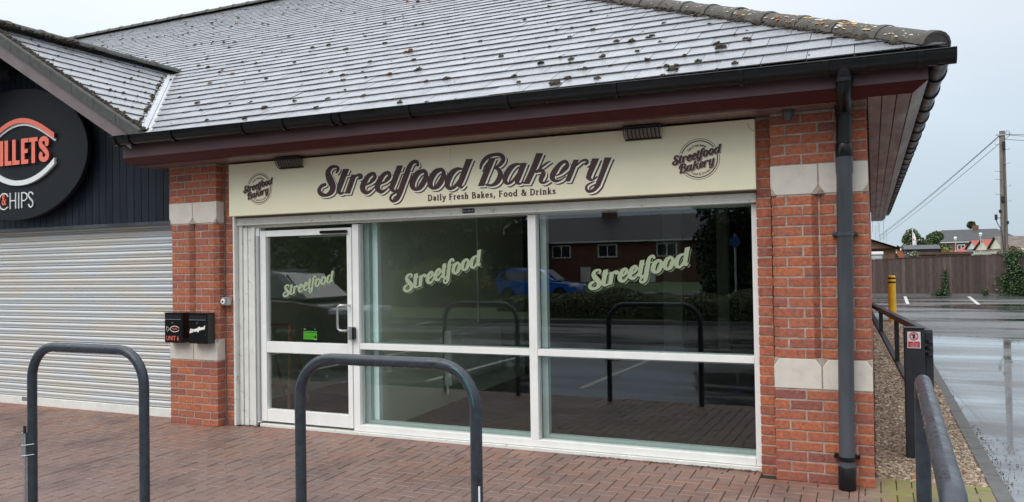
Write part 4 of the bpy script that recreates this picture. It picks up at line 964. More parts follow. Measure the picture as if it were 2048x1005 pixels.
for sgn in (1, -1):
    a, c = Vector((-5.98, VY+.02, GZE-.18)), Vector((-8.655, VY+.02, GZE-.18+(8.655-5.98)*TG))
    if sgn < 0: a.x = -17.31-a.x; c.x = -17.31-c.x
    if sgn > 0: a = a+(c-a)*.055
    b = MB(); b.add([a+Vector((0, 0, -.075)), c+Vector((0, 0, -.075)), c+Vector((0, 0, .11)), a+Vector((0, 0, .11)), a+Vector((0, .022, -.075)), c+Vector((0, .022, -.075)), c+Vector((0, .022, .11)), a+Vector((0, .022, .11))],
          [(0, 1, 2, 3), (7, 6, 5, 4), (0, 4, 5, 1), (1, 5, 6, 2), (2, 6, 7, 3), (3, 7, 4, 0)]); b.build('barge_board', M['barge'], bld)
    b = MB(); b.add([a+Vector((0, .022, .06)), c+Vector((0, .022, .06)), c+Vector((0, .64, .06)), a+Vector((0, .64, .06)), a+Vector((0, .022, .075)), c+Vector((0, .022, .075)), c+Vector((0, .64, .075)), a+Vector((0, .64, .075))],
          [(0, 1, 2, 3), (7, 6, 5, 4), (0, 4, 5, 1), (1, 5, 6, 2), (2, 6, 7, 3), (3, 7, 4, 0)]); b.build('verge_soffit', M['blackmat'], bld)
cl = empty('cladding', parent=bld); x = -6.14
MB().add([(-6.14, .165, 2.14), (-11.3, .165, 2.14), (-11.3, .165, 2.85), (-8.655, .165, zt), (-6.14, .165, 2.9)], [(0, 1, 2, 3, 4)]).build('cladding_backing', M['blackmat'], cl)
while x > -11.2:
    x0_, x1_ = x-.105, x
    def ztop(xx_): return 2.725 if xx_ > -6.35 else min(GZE-.11+(-6.0-xx_)*TG, GZE-.11+(xx_+11.31)*TG)+.06
    b = MB(); b.add([(x0_, .13, 2.155), (x1_, .13, 2.155), (x1_, .13, ztop(x1_)), (x0_, .13, ztop(x0_)), (x0_-.004, .162, 2.155), (x1_+.004, .162, 2.155), (x1_+.004, .162, ztop(x1_)), (x0_-.004, .162, ztop(x0_))],
          [(0, 1, 2, 3), (0, 4, 5, 1), (1, 5, 6, 2), (2, 6, 7, 3), (3, 7, 4, 0)]); b.build('cladding_board', M['cladding'], cl)
    x -= .1128
MB().box((-11.3, .105, 2.112), (-6.14, .19, 2.152)).build('cladding_drip', M['pipe'], cl, bevel=.002)
# --- roller shutter of the next shop
shu = empty('roller_shutter', parent=bld); prof = []
PT = .0755
for z_, y_ in ((0, .006), (.004, -.004), (.010, -.006), (.014, .002), (.018, .006), (.028, -.004), (.042, -.010), (.056, -.007), (.066, .001), (.0735, .008)): prof.append((y_, z_))
poly = [(y_, z_) for y_, z_ in prof]+[(y_+.004, z_) for y_, z_ in prof[::-1]]
b = MB().prism(poly, 0, -11.2, -6.136); so_ = b.build('slat', M['shutter'], shu, smooth=True); so_.location = (0, .21, .105); z = .105+PT
while z < 2.11: ref(so_.data, 'slat', shu, (0, .21, z)); z += PT
MB().box((-11.2, .185, -.0), (-6.137, .222, .100)).build('bottom_rail', M['offwhite'], shu, bevel=.004)
MB().box((-8.82, .178, .055), (-8.72, .184, .098)).build('maker_plate', M['zinc'], shu)
MB().box((-11.2, .235, .0), (-6.13, .3, 2.2)).build('shutter_backing', M['blackmat'], shu)
# --- moss on the roof
mossrng = np.random.default_rng(5)
ic = bmesh.new(); bmesh.ops.create_icosphere(ic, subdivisions=2, radius=1); icv = np.array([v.co[:] for v in ic.verts]); icf = np.array([[v.index for v in f_.verts] for f_ in ic.faces]); ic.free()
def clumps(spots, name, m, parent):
    VV = []; FF = []
    for i, (p, r, ax, squ) in enumerate(spots):
        s1 = mossrng.normal(size=(4, 3)); s1 /= np.linalg.norm(s1, axis=1)[:, None]
        k = 1+sum(.16*np.sin(3*(icv@a)*2+j*2+i) for j, a in enumerate(s1))+mossrng.uniform(-.10, .10, len(icv))
        v = icv*k[:, None]*r; v = np.stack([v[:, 0]*ax[0], v[:, 1]*ax[1], v[:, 2]*squ], -1)
        y, z = v[:, 1].copy(), v[:, 2].copy(); v[:, 1] = y*cP-z*sP; v[:, 2] = y*sP+z*cP
        VV.append(v+np.array(p)); FF.append(icf+len(icv)*i)
    me = npmesh(name, np.concatenate(VV), np.concatenate(FF), m); shade(me, 50); o = ref(me, name, parent); o['kind'] = 'stuff'; return o
sp = []; sp2 = []
def okroof(x, y): 
    if x > HX-(y-EY)-.1 or y > RY: return False
    if y < 2.4 and abs(x+8.655) < (2.36-y)*.95+.15: return False
    return True
for i in range(2600):
    s_ = GAU*int(mossrng.uniform(0, 42)); x = mossrng.uniform(-19, 1.0); y = EY+s_*cP
    if not okroof(x, y): continue
    if mossrng.uniform() > .55: continue
    j = round((x-1.2-(.15 if int(s_/GAU) % 2 else 0))/SW)*SW+1.2-(.15 if int(s_/GAU) % 2 else 0) if mossrng.uniform() < .6 else x
    r = .007+.017*mossrng.uniform()**2.4+(.012 if mossrng.uniform() < .05 else 0)
    s_ += mossrng.choice([0, 0, 0, .12])*mossrng.uniform(); 
    t_ = (mainfn(j+mossrng.uniform(-.02, .02), s_-.004, .012), r, (mossrng.uniform(.8, 1.9), mossrng.uniform(.8, 1.4)), mossrng.uniform(.7, .95))
    (sp2 if mossrng.uniform() < .08 else sp).append(t_)
for px_, py__, r in ((485, 142, .03),):
    pass
MS = [(1112, 172, .055), (1345, 145, .045), (1442, 100, .05), (1435, 92, .03), (1234, 87, .03), (1264, 86, .035), (1205, 118, .03), (1143, 123, .03), (1082, 131, .035), (1275, 107, .025), (1320, 88, .02), (1370, 115, .02), (1395, 128, .028), (1470, 132, .03), (1353, 136, .025), (1195, 161, .028), (1140, 78, .028), (1050, 43, .024), (839, 142, .035), (726, 147, .02), (533, 160, .026), (520, 145, .022), (448, 87, .035), (578, 75, .03), (490, 240, .03), (395, 210, .035), (415, 244, .025), (1028, 157, .025), (1038, 169, .025), (691, 184, .02), (801, 209, .028), (1491, 82, .025), (1295, 124, .03)]
nrm = np.array([0, -TP, 1.]); 
for px_, pyy, r in MS:
    d = AF+AR*(px_-1024)/FPX-AU*(pyy-502.5)/FPX; t = ((EZ-EY*TP)-nrm@CAM)/(nrm@d); p = CAM+t*d
    sp.append(((p[0], p[1]-.006, p[2]+.014), r*.72, (1.3, 1.0), .85))
clumps(sp, 'moss', M['moss'], roof_o); clumps(sp2, 'rusty_moss', M['moss_rust'], roof_o)
# gable slope moss, along the courses, valley and verge
sp = []
for i in range(80):
    k = int(mossrng.uniform(0, nrow)); s_ = .06+GAU*k; ymax = -.356-.1+s_*2.716/S1; y = mossrng.uniform(VY+.07, max(ymax, VY+.08)); 
    if y > ymax: continue
    p = gfn(y, s_, .014); sp.append((p, .006+.015*mossrng.uniform()**2.5, (1, 1.8), .6))
for i in range(120):
    t = mossrng.uniform(0, 1); p = v1.lerp(v2, t)+Vector((-.0, -.115, .015)); sp.append((tuple(p+Vector((mossrng.normal()*.012, mossrng.normal()*.012, 0))), .006+.014*mossrng.uniform()**2, (1, 1.2), .8))
clumps(sp, 'moss', M['moss'], roof_o)
sp = []
for i in range(1500):
    t = mossrng.uniform(0, .95)**1.0; p = vp.lerp(vq, t)+Vector((mossrng.normal()*.01, .035+abs(mossrng.normal())*.028, .048-abs(mossrng.normal())*.004)); sp.append((tuple(p), .007+.008*mossrng.uniform(), (1.3, 1.2), .8))
for i in range(60):
    t = mossrng.uniform(.0, 1); p = Vector((-8.655+.11, VY+.1, zt+.03)).lerp(Vector((-8.655+.11, 1.0, zt+.03)), t*t); sp.append((tuple(p), .015+.03*mossrng.uniform()**2, (1.3, 1.6), .7))
clumps(sp, 'verge_moss', M['moss'], roof_o)
# moss under and lichen on the hip
hA, hB = Vector(hipA), Vector(hipB); sp = []; li = []; lo2 = []
hd_ = (hB-hA).normalized(); side = Vector((-.707, -.707, 0))
for i in range(480):
    t = mossrng.uniform(0.01, .75); p = hA.lerp(hB, t)+side*(.108+mossrng.uniform(0, .03)); p.z = EZ+(p.y-EY)*TP+.018; sp.append((tuple(p), .008+.032*mossrng.uniform()**2.5, (1.1, 1.1), .7))
clumps(sp, 'hip_moss', M['moss'], roof_o)
upv = side.cross(hd_); upv = upv if upv.z > 0 else -upv
for i in range(230):
    s_ = abs(mossrng.normal()*2.2); a = mossrng.uniform(.35, 1.7); p = hA+hd_*(s_+.05)+side*(math.cos(a)*.114)+upv*(-.008+math.sin(a)*.090); r = .004+.011*mossrng.uniform()**2
    (li if mossrng.uniform() < .7 else lo2).append((tuple(p), r, (1.3, 1.1), .22))
clumps(li, 'lichen', M['lichen'], roof_o); clumps(lo2, 'orange_lichen', M['lichen_orange'], roof_o)

# ================================================================== SIGNS AND FITTINGS
# --- fascia sign
sg = thing('shop_sign', 'long cream fascia sign with brown script lettering above the glazed shop front', 'sign')
XL, XR, ZB, ZT = -5.335, -.110, 2.160, 2.692
def panel(x0, x1): 
    b = MB(); b.add([(x0, SY, ZB+.008*(0)), (x1, SY, ZB-.012*0), (x1, SY, ZT), (x0, SY, ZT), (x0, .16, ZB), (x1, .16, ZB), (x1, .16, ZT), (x0, .16, ZT)], [(0, 1, 2, 3), (4, 7, 6, 5), (0, 4, 5, 1), (1, 5, 6, 2), (2, 6, 7, 3), (3, 7, 4, 0)])
    return b.build('sign_panel', M['cream'], sg, bevel=.0015)
panel(XL, -2.7325); panel(-2.7305, XR)
H = .003
X, Z = grid(-4.32, -1.12, 2.165, 2.69, H)
D = sdf(ST+BK, X, Z)+.0015
Dg = sdf(ST+BK, X-.010, Z+.009)
flat('lettering', D, X, Z, SY-.0035, M['brown'], sg)
flat('letter_gap', np.maximum(Dg-.001, -D), X, Z, SY-.0025, M['creamlt'], sg)
flat('letter_shadow', np.maximum(sdf(ST+BK, X-.021, Z+.019)-.0005, -(Dg-.001)), X, Z, SY-.0015, M['brown'], sg)
# subtitle in serif capitals and small letters
txt = 'Daily Fresh Bakes, Food & Drinks'; em = .070; x0_, x1_ = -2.968, -1.722; trk = ((x1_-x0_)/em-text_width(txt))/len(txt); wv = text_width(txt, trk)
X, Z = grid(-3.0, -1.68, 2.17, 2.32, .0022)
flat('subtitle', sdf(glyph_strokes(txt, lambda u_, v_: (x0_+u_*em, 2.209+v_*em), .0056, True, trk), X, Z), X, Z, SY-.003, M['brown'], sg)
def roundel(cx, cz, parent, R0=.158):
    k = .001; X, Z = grid(cx-.24, cx+.24, cz-.18, cz+.2, .0022); r = np.hypot(X-cx, Z-cz)
    rings = np.minimum(np.abs(r-R0)-.0018, np.abs(r-.142)-.0042)
    f_ = lambda px_, py_: (P2(px_, py_, SY)[0]-(-.531)+cx, P2(px_, py_, SY)[1]-2.416+cz)
    s1 = simil(ST, *ST_A, f_(1345.3, 330.5), f_(1442.5, 288.1)); s2 = simil(BK, *BK_A, f_(1359.4, 347.2), f_(1429.3, 316.8))
    Dt = sdf(s1+s2, X, Z)-.002
    flat('emblem_ring', np.maximum(rings, -(Dt-.010)), X, Z, SY-.0015, M['brown'], parent)
    flat('emblem_lettering', Dt, X, Z, SY-.003, M['brown'], parent)
    Dx = np.maximum(sdf(s1+s2, X-.006, Z+.007)-.002, -(Dt-.002)); flat('emblem_shadow', Dx, X, Z, SY-.0022, M['brown_light'], parent)
    def arc(txt, a0, a1, rad, inward):
        w = text_width(txt); em = abs(a1-a0)*rad/w
        def pl(u_, v_):
            a = a0+(a1-a0)*u_/w; rr = rad+(v_*em if not inward else -v_*em)
            return cx+math.cos(a)*rr, cz+math.sin(a)*rr
        return glyph_strokes(txt, pl, .0014)
    st = arc('Daily Fresh Bakes', math.radians(142), math.radians(58), .101, False)+arc('Food & Drinks', math.radians(238), math.radians(314), .126, True)
    flat('emblem_text', sdf(st, X, Z), X, Z, SY-.0026, M['brown'], parent)
M['teal'] = mat('teal_scrape', (.02, .22, .20), .5)
M['brown_light'] = mat('brown_tint', (.30, .24, .19), .4)
roundel(-.531, 2.416, sg); roundel(-4.929, 2.423, sg)
MB().tube([(-.16, SY-.004, 2.66), (-.15, SY-.004, 2.63), (-.135, SY-.004, 2.61), (-.12, SY-.004, 2.60), (-.113, SY-.004, 2.61)], .0012, 5).build('stray_wire', M['blackmat'], sg)

# --- vinyl on the glass
def vinyl(l, r, label, plain=False):
    a, b = P2(*l, .226), P2(*r, .226); s1 = simil(ST, *ST_A, a, b); X, Z = grid(a[0]-.06, b[0]+.06, a[1]-.1, b[1]+.06, .003)
    D = sdf(s1, X, Z); o = .008; w = .003
    v = thing('window_lettering', label, 'lettering', 'pale green script lettering on the panes')
    y = .2355 if 'pane' in label else .2255
    flat('letter_face', D-.002, X, Z, y, M['vinyl'], v)
    flat('letter_outline', np.maximum(sdf(s1, X-.012, Z+.012)-.002, -(sdf(s1, X-.006, Z+.006)-.006)), X, Z, y, M['vinyl'], v)
vinyl((566.5, 594), (667.5, 541.5), 'pale green script word on the upper glass of the door')
vinyl((806.8, 584), (961, 499), 'pale green script word on the middle upper pane')
vinyl((1178, 579), (1379, 494), 'pale green script word on the right-hand upper pane')
# --- hygiene sticker
st = thing('hygiene_sticker', 'small black and green food hygiene rating sticker low on the door glass', 'sticker'); y = .226
MB().box((-4.556, y, .893), (-4.370, y+.001, 1.018)).build('sticker_back', M['black'], st)
MB().box((-4.548, y-.001, .900), (-4.378, y-.0002, .985)).build('sticker_green', M['green'], st)
MB().box((-4.42, y-.0018, .8975), (-4.385, y-.0012, .9)).build('sticker_tab', M['signwhite'], st)
btext('sticker_title', 'FOOD HYGIENE RATING', .0155, M['black'], st, face_mtx(-4.463, y-.0022, .971))
btext('sticker_mark', 'Food', .014, M['signwhite'], st, face_mtx(-4.53, y-.0022, 1.003)); btext('sticker_mark', 'fsa', .012, M['signwhite'], st, face_mtx(-4.40, y-.0022, 1.003))
for i in range(6): 
    b = MB(); cx = -4.53+i*.0265; r = .0085 if i < 5 else .0135; b.cyl((cx, y-.003, .927), (cx, y-.0012, .927), r, 14); b.build('score', M['green'] if i < 5 else M['black'], st)
    b = MB(); b.prism([(cx+math.cos(a)*r*.95, .927+math.sin(a)*r*.95) for a in [2*math.pi*k/14 for k in range(14)]], 1, y-.0008, y-.0006); b.build('score_ring', M['black'], st)
    btext('score_number', str(i) if i < 5 else '5', .013 if i < 5 else .02, M['black'] if i < 5 else M['green'], st, face_mtx(cx, y-.0034, .927))
# --- oval sign of the next shop
ov = thing('oval_sign', 'large charcoal oval sign with coral fish outline and letters on dark cladding', 'sign')
OX, OZ, OA, OB = -8.655, 3.03, 1.262, .787
b = MB(); n = 96; b.prism([(OX+OA*math.cos(2*math.pi*k/n), OZ+OB*math.sin(2*math.pi*k/n)) for k in range(n)], 1, 0, .05); o = b.build('sign_board', M['oval'], ov, bevel=.004)
MB().box((OX-.6, .05, OZ-.02), (OX+.6, .13, OZ+.02)).build('fixing_rail', M['blackmat'], ov); MB().box((OX-.6, .05, OZ+.3), (OX+.6, .13, OZ+.34)).build('fixing_rail', M['blackmat'], ov)
def q7(x, y, sc=3.35, x0=0, y0=180, Y=-.03): q = on(x0+x/sc, y0+y/sc, 1, Y); return (q[0], q[2])
LY0, LY1 = -.032, -.002
zt_, zb_ = q7(160, 345)[1], q7(150, 497)[1]
def X7(x, y=410): return q7(x, y)[0]
Xl = {k: (X7(a), X7(b)) for k, (a, b) in {'L2': (83, 131), 'L1': (32, 78), 'E': (142, 190), 'T': (194, 253)}.items()}
zbt = lambda x: (q7(x, 500)[1], q7(x, 320)[1])
ZB_, ZT_ = q7(160, 497)[1], q7(232, 318)[1]
def rect(x0, x1, z0, z1_): return ('poly', [(x0, z0), (x1, z0), (x1, z1_), (x0, z1_)])
lw = .062; tk = .05
let = []
a, b_ = Xl['L2']; let.append(('L', [rect(a, a+lw, ZB_, ZT_), rect(a, b_, ZB_, ZB_+tk)]))
a1, b1 = Xl['L1']; let.append(('L', [rect(a1, a1+lw, ZB_, ZT_), rect(a1, b1, ZB_, ZB_+tk)]))
pit = a-a1; wI = lw
a2 = a1-.09; let.append(('I', [rect(a2, a2+lw, ZB_, ZT_)]))
a3 = a2-.155; let.append(('F', [rect(a3, a3+lw, ZB_, ZT_), rect(a3, a3+.13, ZT_-tk, ZT_), rect(a3, a3+.118, (ZB_+ZT_)/2-.01, (ZB_+ZT_)/2+tk-.01)]))
a, b_ = Xl['E']; let.append(('E', [rect(a, a+lw, ZB_, ZT_), rect(a, b_, ZB_, ZB_+tk), rect(a, b_, ZT_-tk, ZT_), rect(a, b_-.01, (ZB_+ZT_)/2-tk/2, (ZB_+ZT_)/2+tk/2)]))
a, b_ = Xl['T']; m_ = (a+b_)/2; let.append(('T', [rect(m_-lw/2, m_+lw/2, ZB_, ZT_), rect(a, b_, ZT_-tk, ZT_)]))
sx0, sx1 = X7(262), X7(326); H_ = ZT_-ZB_; sw = sx1-sx0; r = .031
S_ = catmull([(sx1-r, ZT_-H_*.30, r), (sx1-r, ZT_-H_*.17, r), (sx0+sw*.5, ZT_-r*.9, r*.9), (sx0+r, ZT_-H_*.17, r), (sx0+r, ZT_-H_*.32, r), (sx0+sw*.5, ZB_+H_*.52, r), (sx1-r, ZB_+H_*.34, r), (sx1-r, ZB_+H_*.17, r), (sx0+sw*.5, ZB_+r*.9, r*.9), (sx0+r, ZB_+H_*.17, r), (sx0+r, ZB_+H_*.30, r)])
let.append(('S', [S_]))
for ch, s1 in let:
    xs = [p[0] for q in s1 for p in (q[1] if isinstance(q, tuple) else q)]; X, Z = grid(min(xs)-.05, max(xs)+.05, ZB_-.03, ZT_+.03, .004)
    D = sdf(s1, X, Z); solid('raised_letter', D, X, Z, LY0, -.003, M['coral'], ov, M['coraldk'])
def arcpts(L): return [q7(x, y) for x, y in L]
top = arcpts([(130, 205), (170, 208), (220, 221), (270, 244), (320, 275), (363, 308)]); apx = top[0][0]
wT = .029
bot = arcpts([(130, 622), (175, 618), (225, 600), (280, 562), (330, 512), (374, 462)]); apb = apx

def fitarc(L):
    x = np.array([p[0] for p in L])-apx; z = np.array([p[1] for p in L]); A_m = np.stack([np.ones(len(x)), x*x, x**4], 1); c_ = np.linalg.lstsq(A_m, z, rcond=None)[0]
    xs = np.linspace(-x.max(), x.max(), 33); return [(apx+q, c_[0]+c_[1]*q*q+c_[2]*q**4) for q in xs]
top, bot = fitarc(top), fitarc(bot)
X, Z = grid(min(p[0] for p in top)-.1, max(p[0] for p in top)+.1, min(p[1] for p in bot)-.1, max(p[1] for p in top)+.1, .006)
cT = [np.array([(x, z, wT) for x, z in top])]; cT2 = [np.array([(x, z-.03, wT) for x, z in top])]; cB = [np.array([(x, z, .030) for x, z in bot])]
xe = max(p[0] for p in top)-.0; xs_ = 2*apx-xe
cut = lambda D: np.maximum(np.maximum(D, X-xe-.0), xs_-X)
solid('fish_outline', cut(sdf(cT, X, Z)), X, Z, LY0, -.003, M['coral'], ov, M['coraldk'])
solid('fish_outline', cut(sdf(cT2, X, Z)), X, Z, -.016, -.003, M['letterwhite'], ov)
solid('fish_outline', cut(sdf(cB, X, Z)), X, Z, LY0, -.003, M['letterwhite'], ov)
# thin white word under the fish
ch = []; wz = .0065
def c7(L): return [(*q7(x, y, Y=-.01), wz) for x, y in L]
ch.append(catmull(c7([(52, 715), (38, 698), (15, 700), (-5, 730), (-8, 765), (5, 795), (28, 803), (50, 788)])))
ch += [np.array(c7([(68, 695), (68, 797)])), np.array(c7([(104, 692), (104, 793)])), np.array(c7([(68, 745), (104, 742)])), np.array(c7([(125, 692), (125, 793)])),
       np.array(c7([(145, 690), (145, 790)])), catmull(c7([(145, 691), (165, 690), (180, 703), (180, 726), (166, 741), (145, 744)])), catmull(c7([(220, 700), (208, 686), (194, 692), (191, 712), (203, 731), (217, 748), (219, 770), (208, 786), (196, 780), (191, 768)]))]
X, Z = grid(q7(-20, 740, Y=-.01)[0], q7(235, 740, Y=-.01)[0], q7(100, 815, Y=-.01)[1]-.03, q7(200, 680, Y=-.01)[1]+.03, .003)
solid('thin_letter', sdf(ch, X, Z), X, Z, -.012, -.002, M['letterwhite'], ov)
ax_, az_ = q7(12, 772, Y=-.01); em = .17
X, Z = grid(ax_-.05, ax_+.15, az_-.04, az_+.16, .003); solid('ampersand', sdf(glyph_strokes('&', lambda u_, v_: (ax_+u_*em*.7, az_+v_*em), .0055), X, Z), X, Z, -.014, -.002, M['coral'], ov)
# --- letterboxes
def letterbox(x0, x1, lab):
    t = thing('letterbox', lab, 'letterbox'); z0_, z1_, y0, y1 = .858, 1.165, -.108, -.005
    MB().box((x0, y0+.006, z0_), (x1, y1, z1_)).build('body', M['black'], t, bevel=.003); MB().box((x0-.004, y0-.006, z1_+.001), (x1+.004, y1, z1_+.007)).build('lid', M['black'], t, bevel=.001)
    MB().box((x0+.006, y0, z0_+.012), (x1-.006, y0+.0055, 1.096)).build('front_door', M['black'], t, bevel=.002)
    MB().box((x0+.012, y0+.001, 1.104), (x1-.014, y0+.0055, 1.152)).build('flap', M['oval'], t, bevel=.001); MB().box((x0+.012, y0-.006, 1.099), (x1-.014, y0, 1.104)).build('flap_edge', M['zinc'], t)
    cx = (x0+x1)/2; MB().cyl((cx-.01, y0-.008, 1.066), (cx-.01, y0-.0005, 1.066), .0085, 14).build('lock', M['steel'], t)
    MB().box((x1-.03, y0-.002, .945), (x1-.026, y0-.0005, .95)).build('rivet', M['steel'], t)
    return t, cx, y0
t, cx, y = letterbox(-6.098, -5.842, 'black letterbox with a coral fish logo and unit number, left of the pair'); yy_ = y-.0012
btext('unit_number', 'UNIT 6', .068, M['coral'], t, face_mtx(cx-.01, yy_, .905) @ Matrix.Shear('XZ', 4, (0, 0)), sx=.85)
o_ = glyph_strokes
X, Z = grid(cx-.13, cx+.13, .95, 1.06, .0022); fz = 1.003; fx = cx+.022
el = lambda a0, a1, dz=0: np.array([(fx+.062*math.cos(a), fz+dz+.030*math.sin(a), .0028) for a in np.linspace(a0, a1, 16)])
flat('fish_line', sdf([el(.35, math.pi-.05), np.array([(fx-.115, fz+.026, .0016), (fx-.072, fz, .0016), (fx-.108, fz-.03, .0016)]), np.array([(fx-.115, fz+.026, .0016), (fx-.113, fz-.015, .0016)])], X, Z), X, Z, yy_, M['creamlt'], t)
flat('fish_line', sdf([el(-math.pi+.05, -.35)], X, Z), X, Z, yy_, M['letterwhite'], t)
btext('fish_word', 'FILLETS', .034, M['coral'], t, face_mtx(fx, yy_, fz), sx=.62)
t, cx, y = letterbox(-5.755, -5.497, 'black letterbox with a cream script word, right of the pair'); yy_ = y-.0012
s1 = simil(ST, *ST_A, (cx-.112, .968), (cx+.100, 1.045)); X, Z = grid(cx-.14, cx+.14, .93, 1.07, .0022); flat('script_word', sdf(s1, X, Z)-.0015, X, Z, yy_, M['creamlt'], t)
# --- key switch box on the return of the left pillar
t = thing('key_switch', 'small galvanised key switch box on the brick return above the letterboxes', 'switch')
MB().box((-5.462, .045, 1.242), (-5.372, .112, 1.328)).build('switch_body', M['zinc'], t, bevel=.004); MB().cyl((-5.435, .041, 1.287), (-5.435, .0452, 1.287), .028, 18).build('switch_plate', M['signwhite'], t); MB().cyl((-5.435, .037, 1.285), (-5.435, .041, 1.285), .011, 12).build('keyhole', M['blackmat'], t)
# --- wall lights under the soffit
def bulkhead(x0, x1, lab, z1_=2.702, y1=.036):
    t = thing('bulkhead_light', lab, 'light', 'grilled lights under the soffit'); w = x1-x0; n = 9; r = .095
    MB().box((x0-.005, y1-.10, z1_-.014), (x1+.005, y1-.002, z1_)).build('base_plate', M['blackmat'], t)
    pr = [(y1-.004, z1_-.015), (y1-.004, z1_-.09)]+[(y1-.004-math.sin(a)*.075, z1_-.015-math.cos(a)*.075) for a in np.linspace(.05, 1.5, 7)]
    MB().prism(pr, 0, x0+.012, x1-.012).build('diffuser', mat('diffuser_%d' % int(-x0*10), (.15, .14, .11), .35), t, smooth=True)
    for i in range(n+1):
        x = x0+.006+(w-.012)*i/n; MB().tube([(x, y1-.005-math.sin(a)*.084, z1_-.012-math.cos(a)*.084) for a in np.linspace(0, 1.57, 7)], .0042, 6).build('grille_bar', M['blackmat'], t)
    MB().bar((x0, y1-.010, z1_-.097), (x1, y1-.010, z1_-.097), .012, .012).build('grille_rail', M['blackmat'], t)
bulkhead(-4.655, -4.365, 'black grilled light above the left end of the cream sign'); bulkhead(-1.115, -.818, 'black grilled light above the right part of the cream sign')
t = thing('bulkhead_light', 'black grilled light high under the gable above the charcoal oval sign', 'light')
for i in range(8): MB().tube([(-9.05+i*.035, .10-math.sin(a)*.1, 4.05-math.cos(a)*.1) for a in np.linspace(0, 1.57, 6)], .005, 6).build('grille_bar', M['blackmat'], t)
MB().box((-9.07, .0, 4.05), (-8.78, .12, 4.07)).build('base_plate', M['blackmat'], t)
# --- soffit camera
t = thing('soffit_camera', 'small grey dome camera under the soffit beside the downpipe', 'camera')
MB().tube([(.143, -.09, 2.71), (.143, -.09, 2.695)], .047, 20).build('mount', M['pipe'], t, smooth=True)
MB().tube([(.143, -.09, 2.694), (.143, -.09, 2.68), (.144, -.092, 2.66), (.145, -.095, 2.642), (.146, -.097, 2.632)], [.043, .041, .033, .022, .010], 18).build('dome', M['pipe'], t, smooth=True)

# ================================================================== STREET FURNITURE
def hoop(p, q, lab, R_=.22, top=1.115, grp='graphite hoop guards along the paving'):
    t = thing('cycle_hoop', lab, 'cycle stand', grp); p, q = Vector(p), Vector(q); d = (q-p).normalized(); L = (q-p).length; pts = [p+Vector((0, 0, -.1)), p+Vector((0, 0, top-R_-p.z-.3)), p+Vector((0, 0, top-R_-p.z))]
    for a in np.linspace(0, math.pi/2, 9)[1:]: pts.append(p+d*(R_-R_*math.cos(a))+Vector((0, 0, top-R_-p.z+R_*math.sin(a))))
    for a in np.linspace(math.pi/2, 0, 9): pts.append(p+d*(L-R_+R_*math.cos(a))+Vector((0, 0, top-R_-p.z+R_*math.sin(a))))
    pts += [p+d*L+Vector((0, 0, top-R_-p.z-.3)), p+d*L+Vector((0, 0, -.1))]
    MB().tube(pts, .0305, 24).build('tube', M['hoop'], t, smooth=True)
    dr = MB()
    for i in range(170):
        s_ = rnd.uniform(R_*.8, L-R_*.8); a = rnd.gauss(0, .45); n_ = d.cross(Vector((0, 0, 1))); c = p+d*s_+Vector((0, 0, top-p.z))-Vector((0, 0, 1))*math.cos(a)*.0305+n_*math.sin(a)*.0305; r = rnd.uniform(.0012, .0034)
        dr.add([c+Vector((r, 0, 0)), c+Vector((0, r, 0)), c+Vector((-r, 0, 0)), c+Vector((0, -r, 0)), c+Vector((0, 0, r)), c+Vector((0, 0, -r*1.5))], [(0, 1, 4), (1, 2, 4), (2, 3, 4), (3, 0, 4), (1, 0, 5), (2, 1, 5), (3, 2, 5), (0, 3, 5)])
    o = dr.build('water_droplets', M['drop'], t, smooth=True, kind='stuff'); return t
hoop((-4.535, -2.61, gz(-2.61)), (-3.475, -2.61, gz(-2.61)), 'graphite tubular hoop in front of the roller shutter and letterboxes')
h2 = hoop((-2.255, -2.61, gz(-2.61)), (-1.150, -2.61, gz(-2.61)), 'graphite tubular hoop standing in front of the door and middle window')
hoop((.862, -2.30, gz(-2.3)), (.838, -4.22, G0), 'graphite tubular hoop seen end on beside the gravel bed')
for k, (a0_, a1_, off_) in enumerate(((1.15, .35, .012), (.75, .05, .004), (1.35, 1.1, .018))):
    MB().tube([(-1.37+(.22+off_)*math.cos(a), -2.61-.0298, .895+(.22+off_)*math.sin(a)) for a in np.linspace(a0_, a1_, 9)], [.0003]+[.0016]*7+[.0003], 5).build('paint_scrape', M['teal'], h2)
MB().cyl((-1.122, -2.64, .52), (-1.122, -2.64, .56), .006, 8).build('cable_tie', M['blackmat'], h2); MB().cyl((-1.122, -2.64, .40), (-1.122, -2.64, .52), .005, 8).build('tie_tail', M['signwhite'], h2)
t = thing('clip_bracket', 'thin metal bracket and rod tied to the left leg of the left hoop', 'bracket')
x, y = -4.545, -2.645
MB().box((x-.055, y, .36), (x-.035, y+.03, .53)).build('plate', M['zinc'], t, bevel=.002); MB().cyl((x-.008, y-.006, .0), (x-.008, y-.006, .53), .008, 10).build('rod', M['zinc'], t, smooth=True); MB().cyl((x-.008, y-.006, .53), (x-.008, y-.006, .58), .010, 10).build('rod_cap', M['blackmat'], t, smooth=True)
for z in (.45, .38):
    MB().tube([(x-.06, y+.005, z-.004), (x-.02, y-.02, z), (x+.015, y-.012, z+.004), (x+.042, y+.025, z+.006)], .0022, 6).build('tie_wire', M['steel'], t)
MB().box((x-.036, y+.004, .372), (x-.002, y+.008, .43)).build('cross_plate', M['zinc'], t)

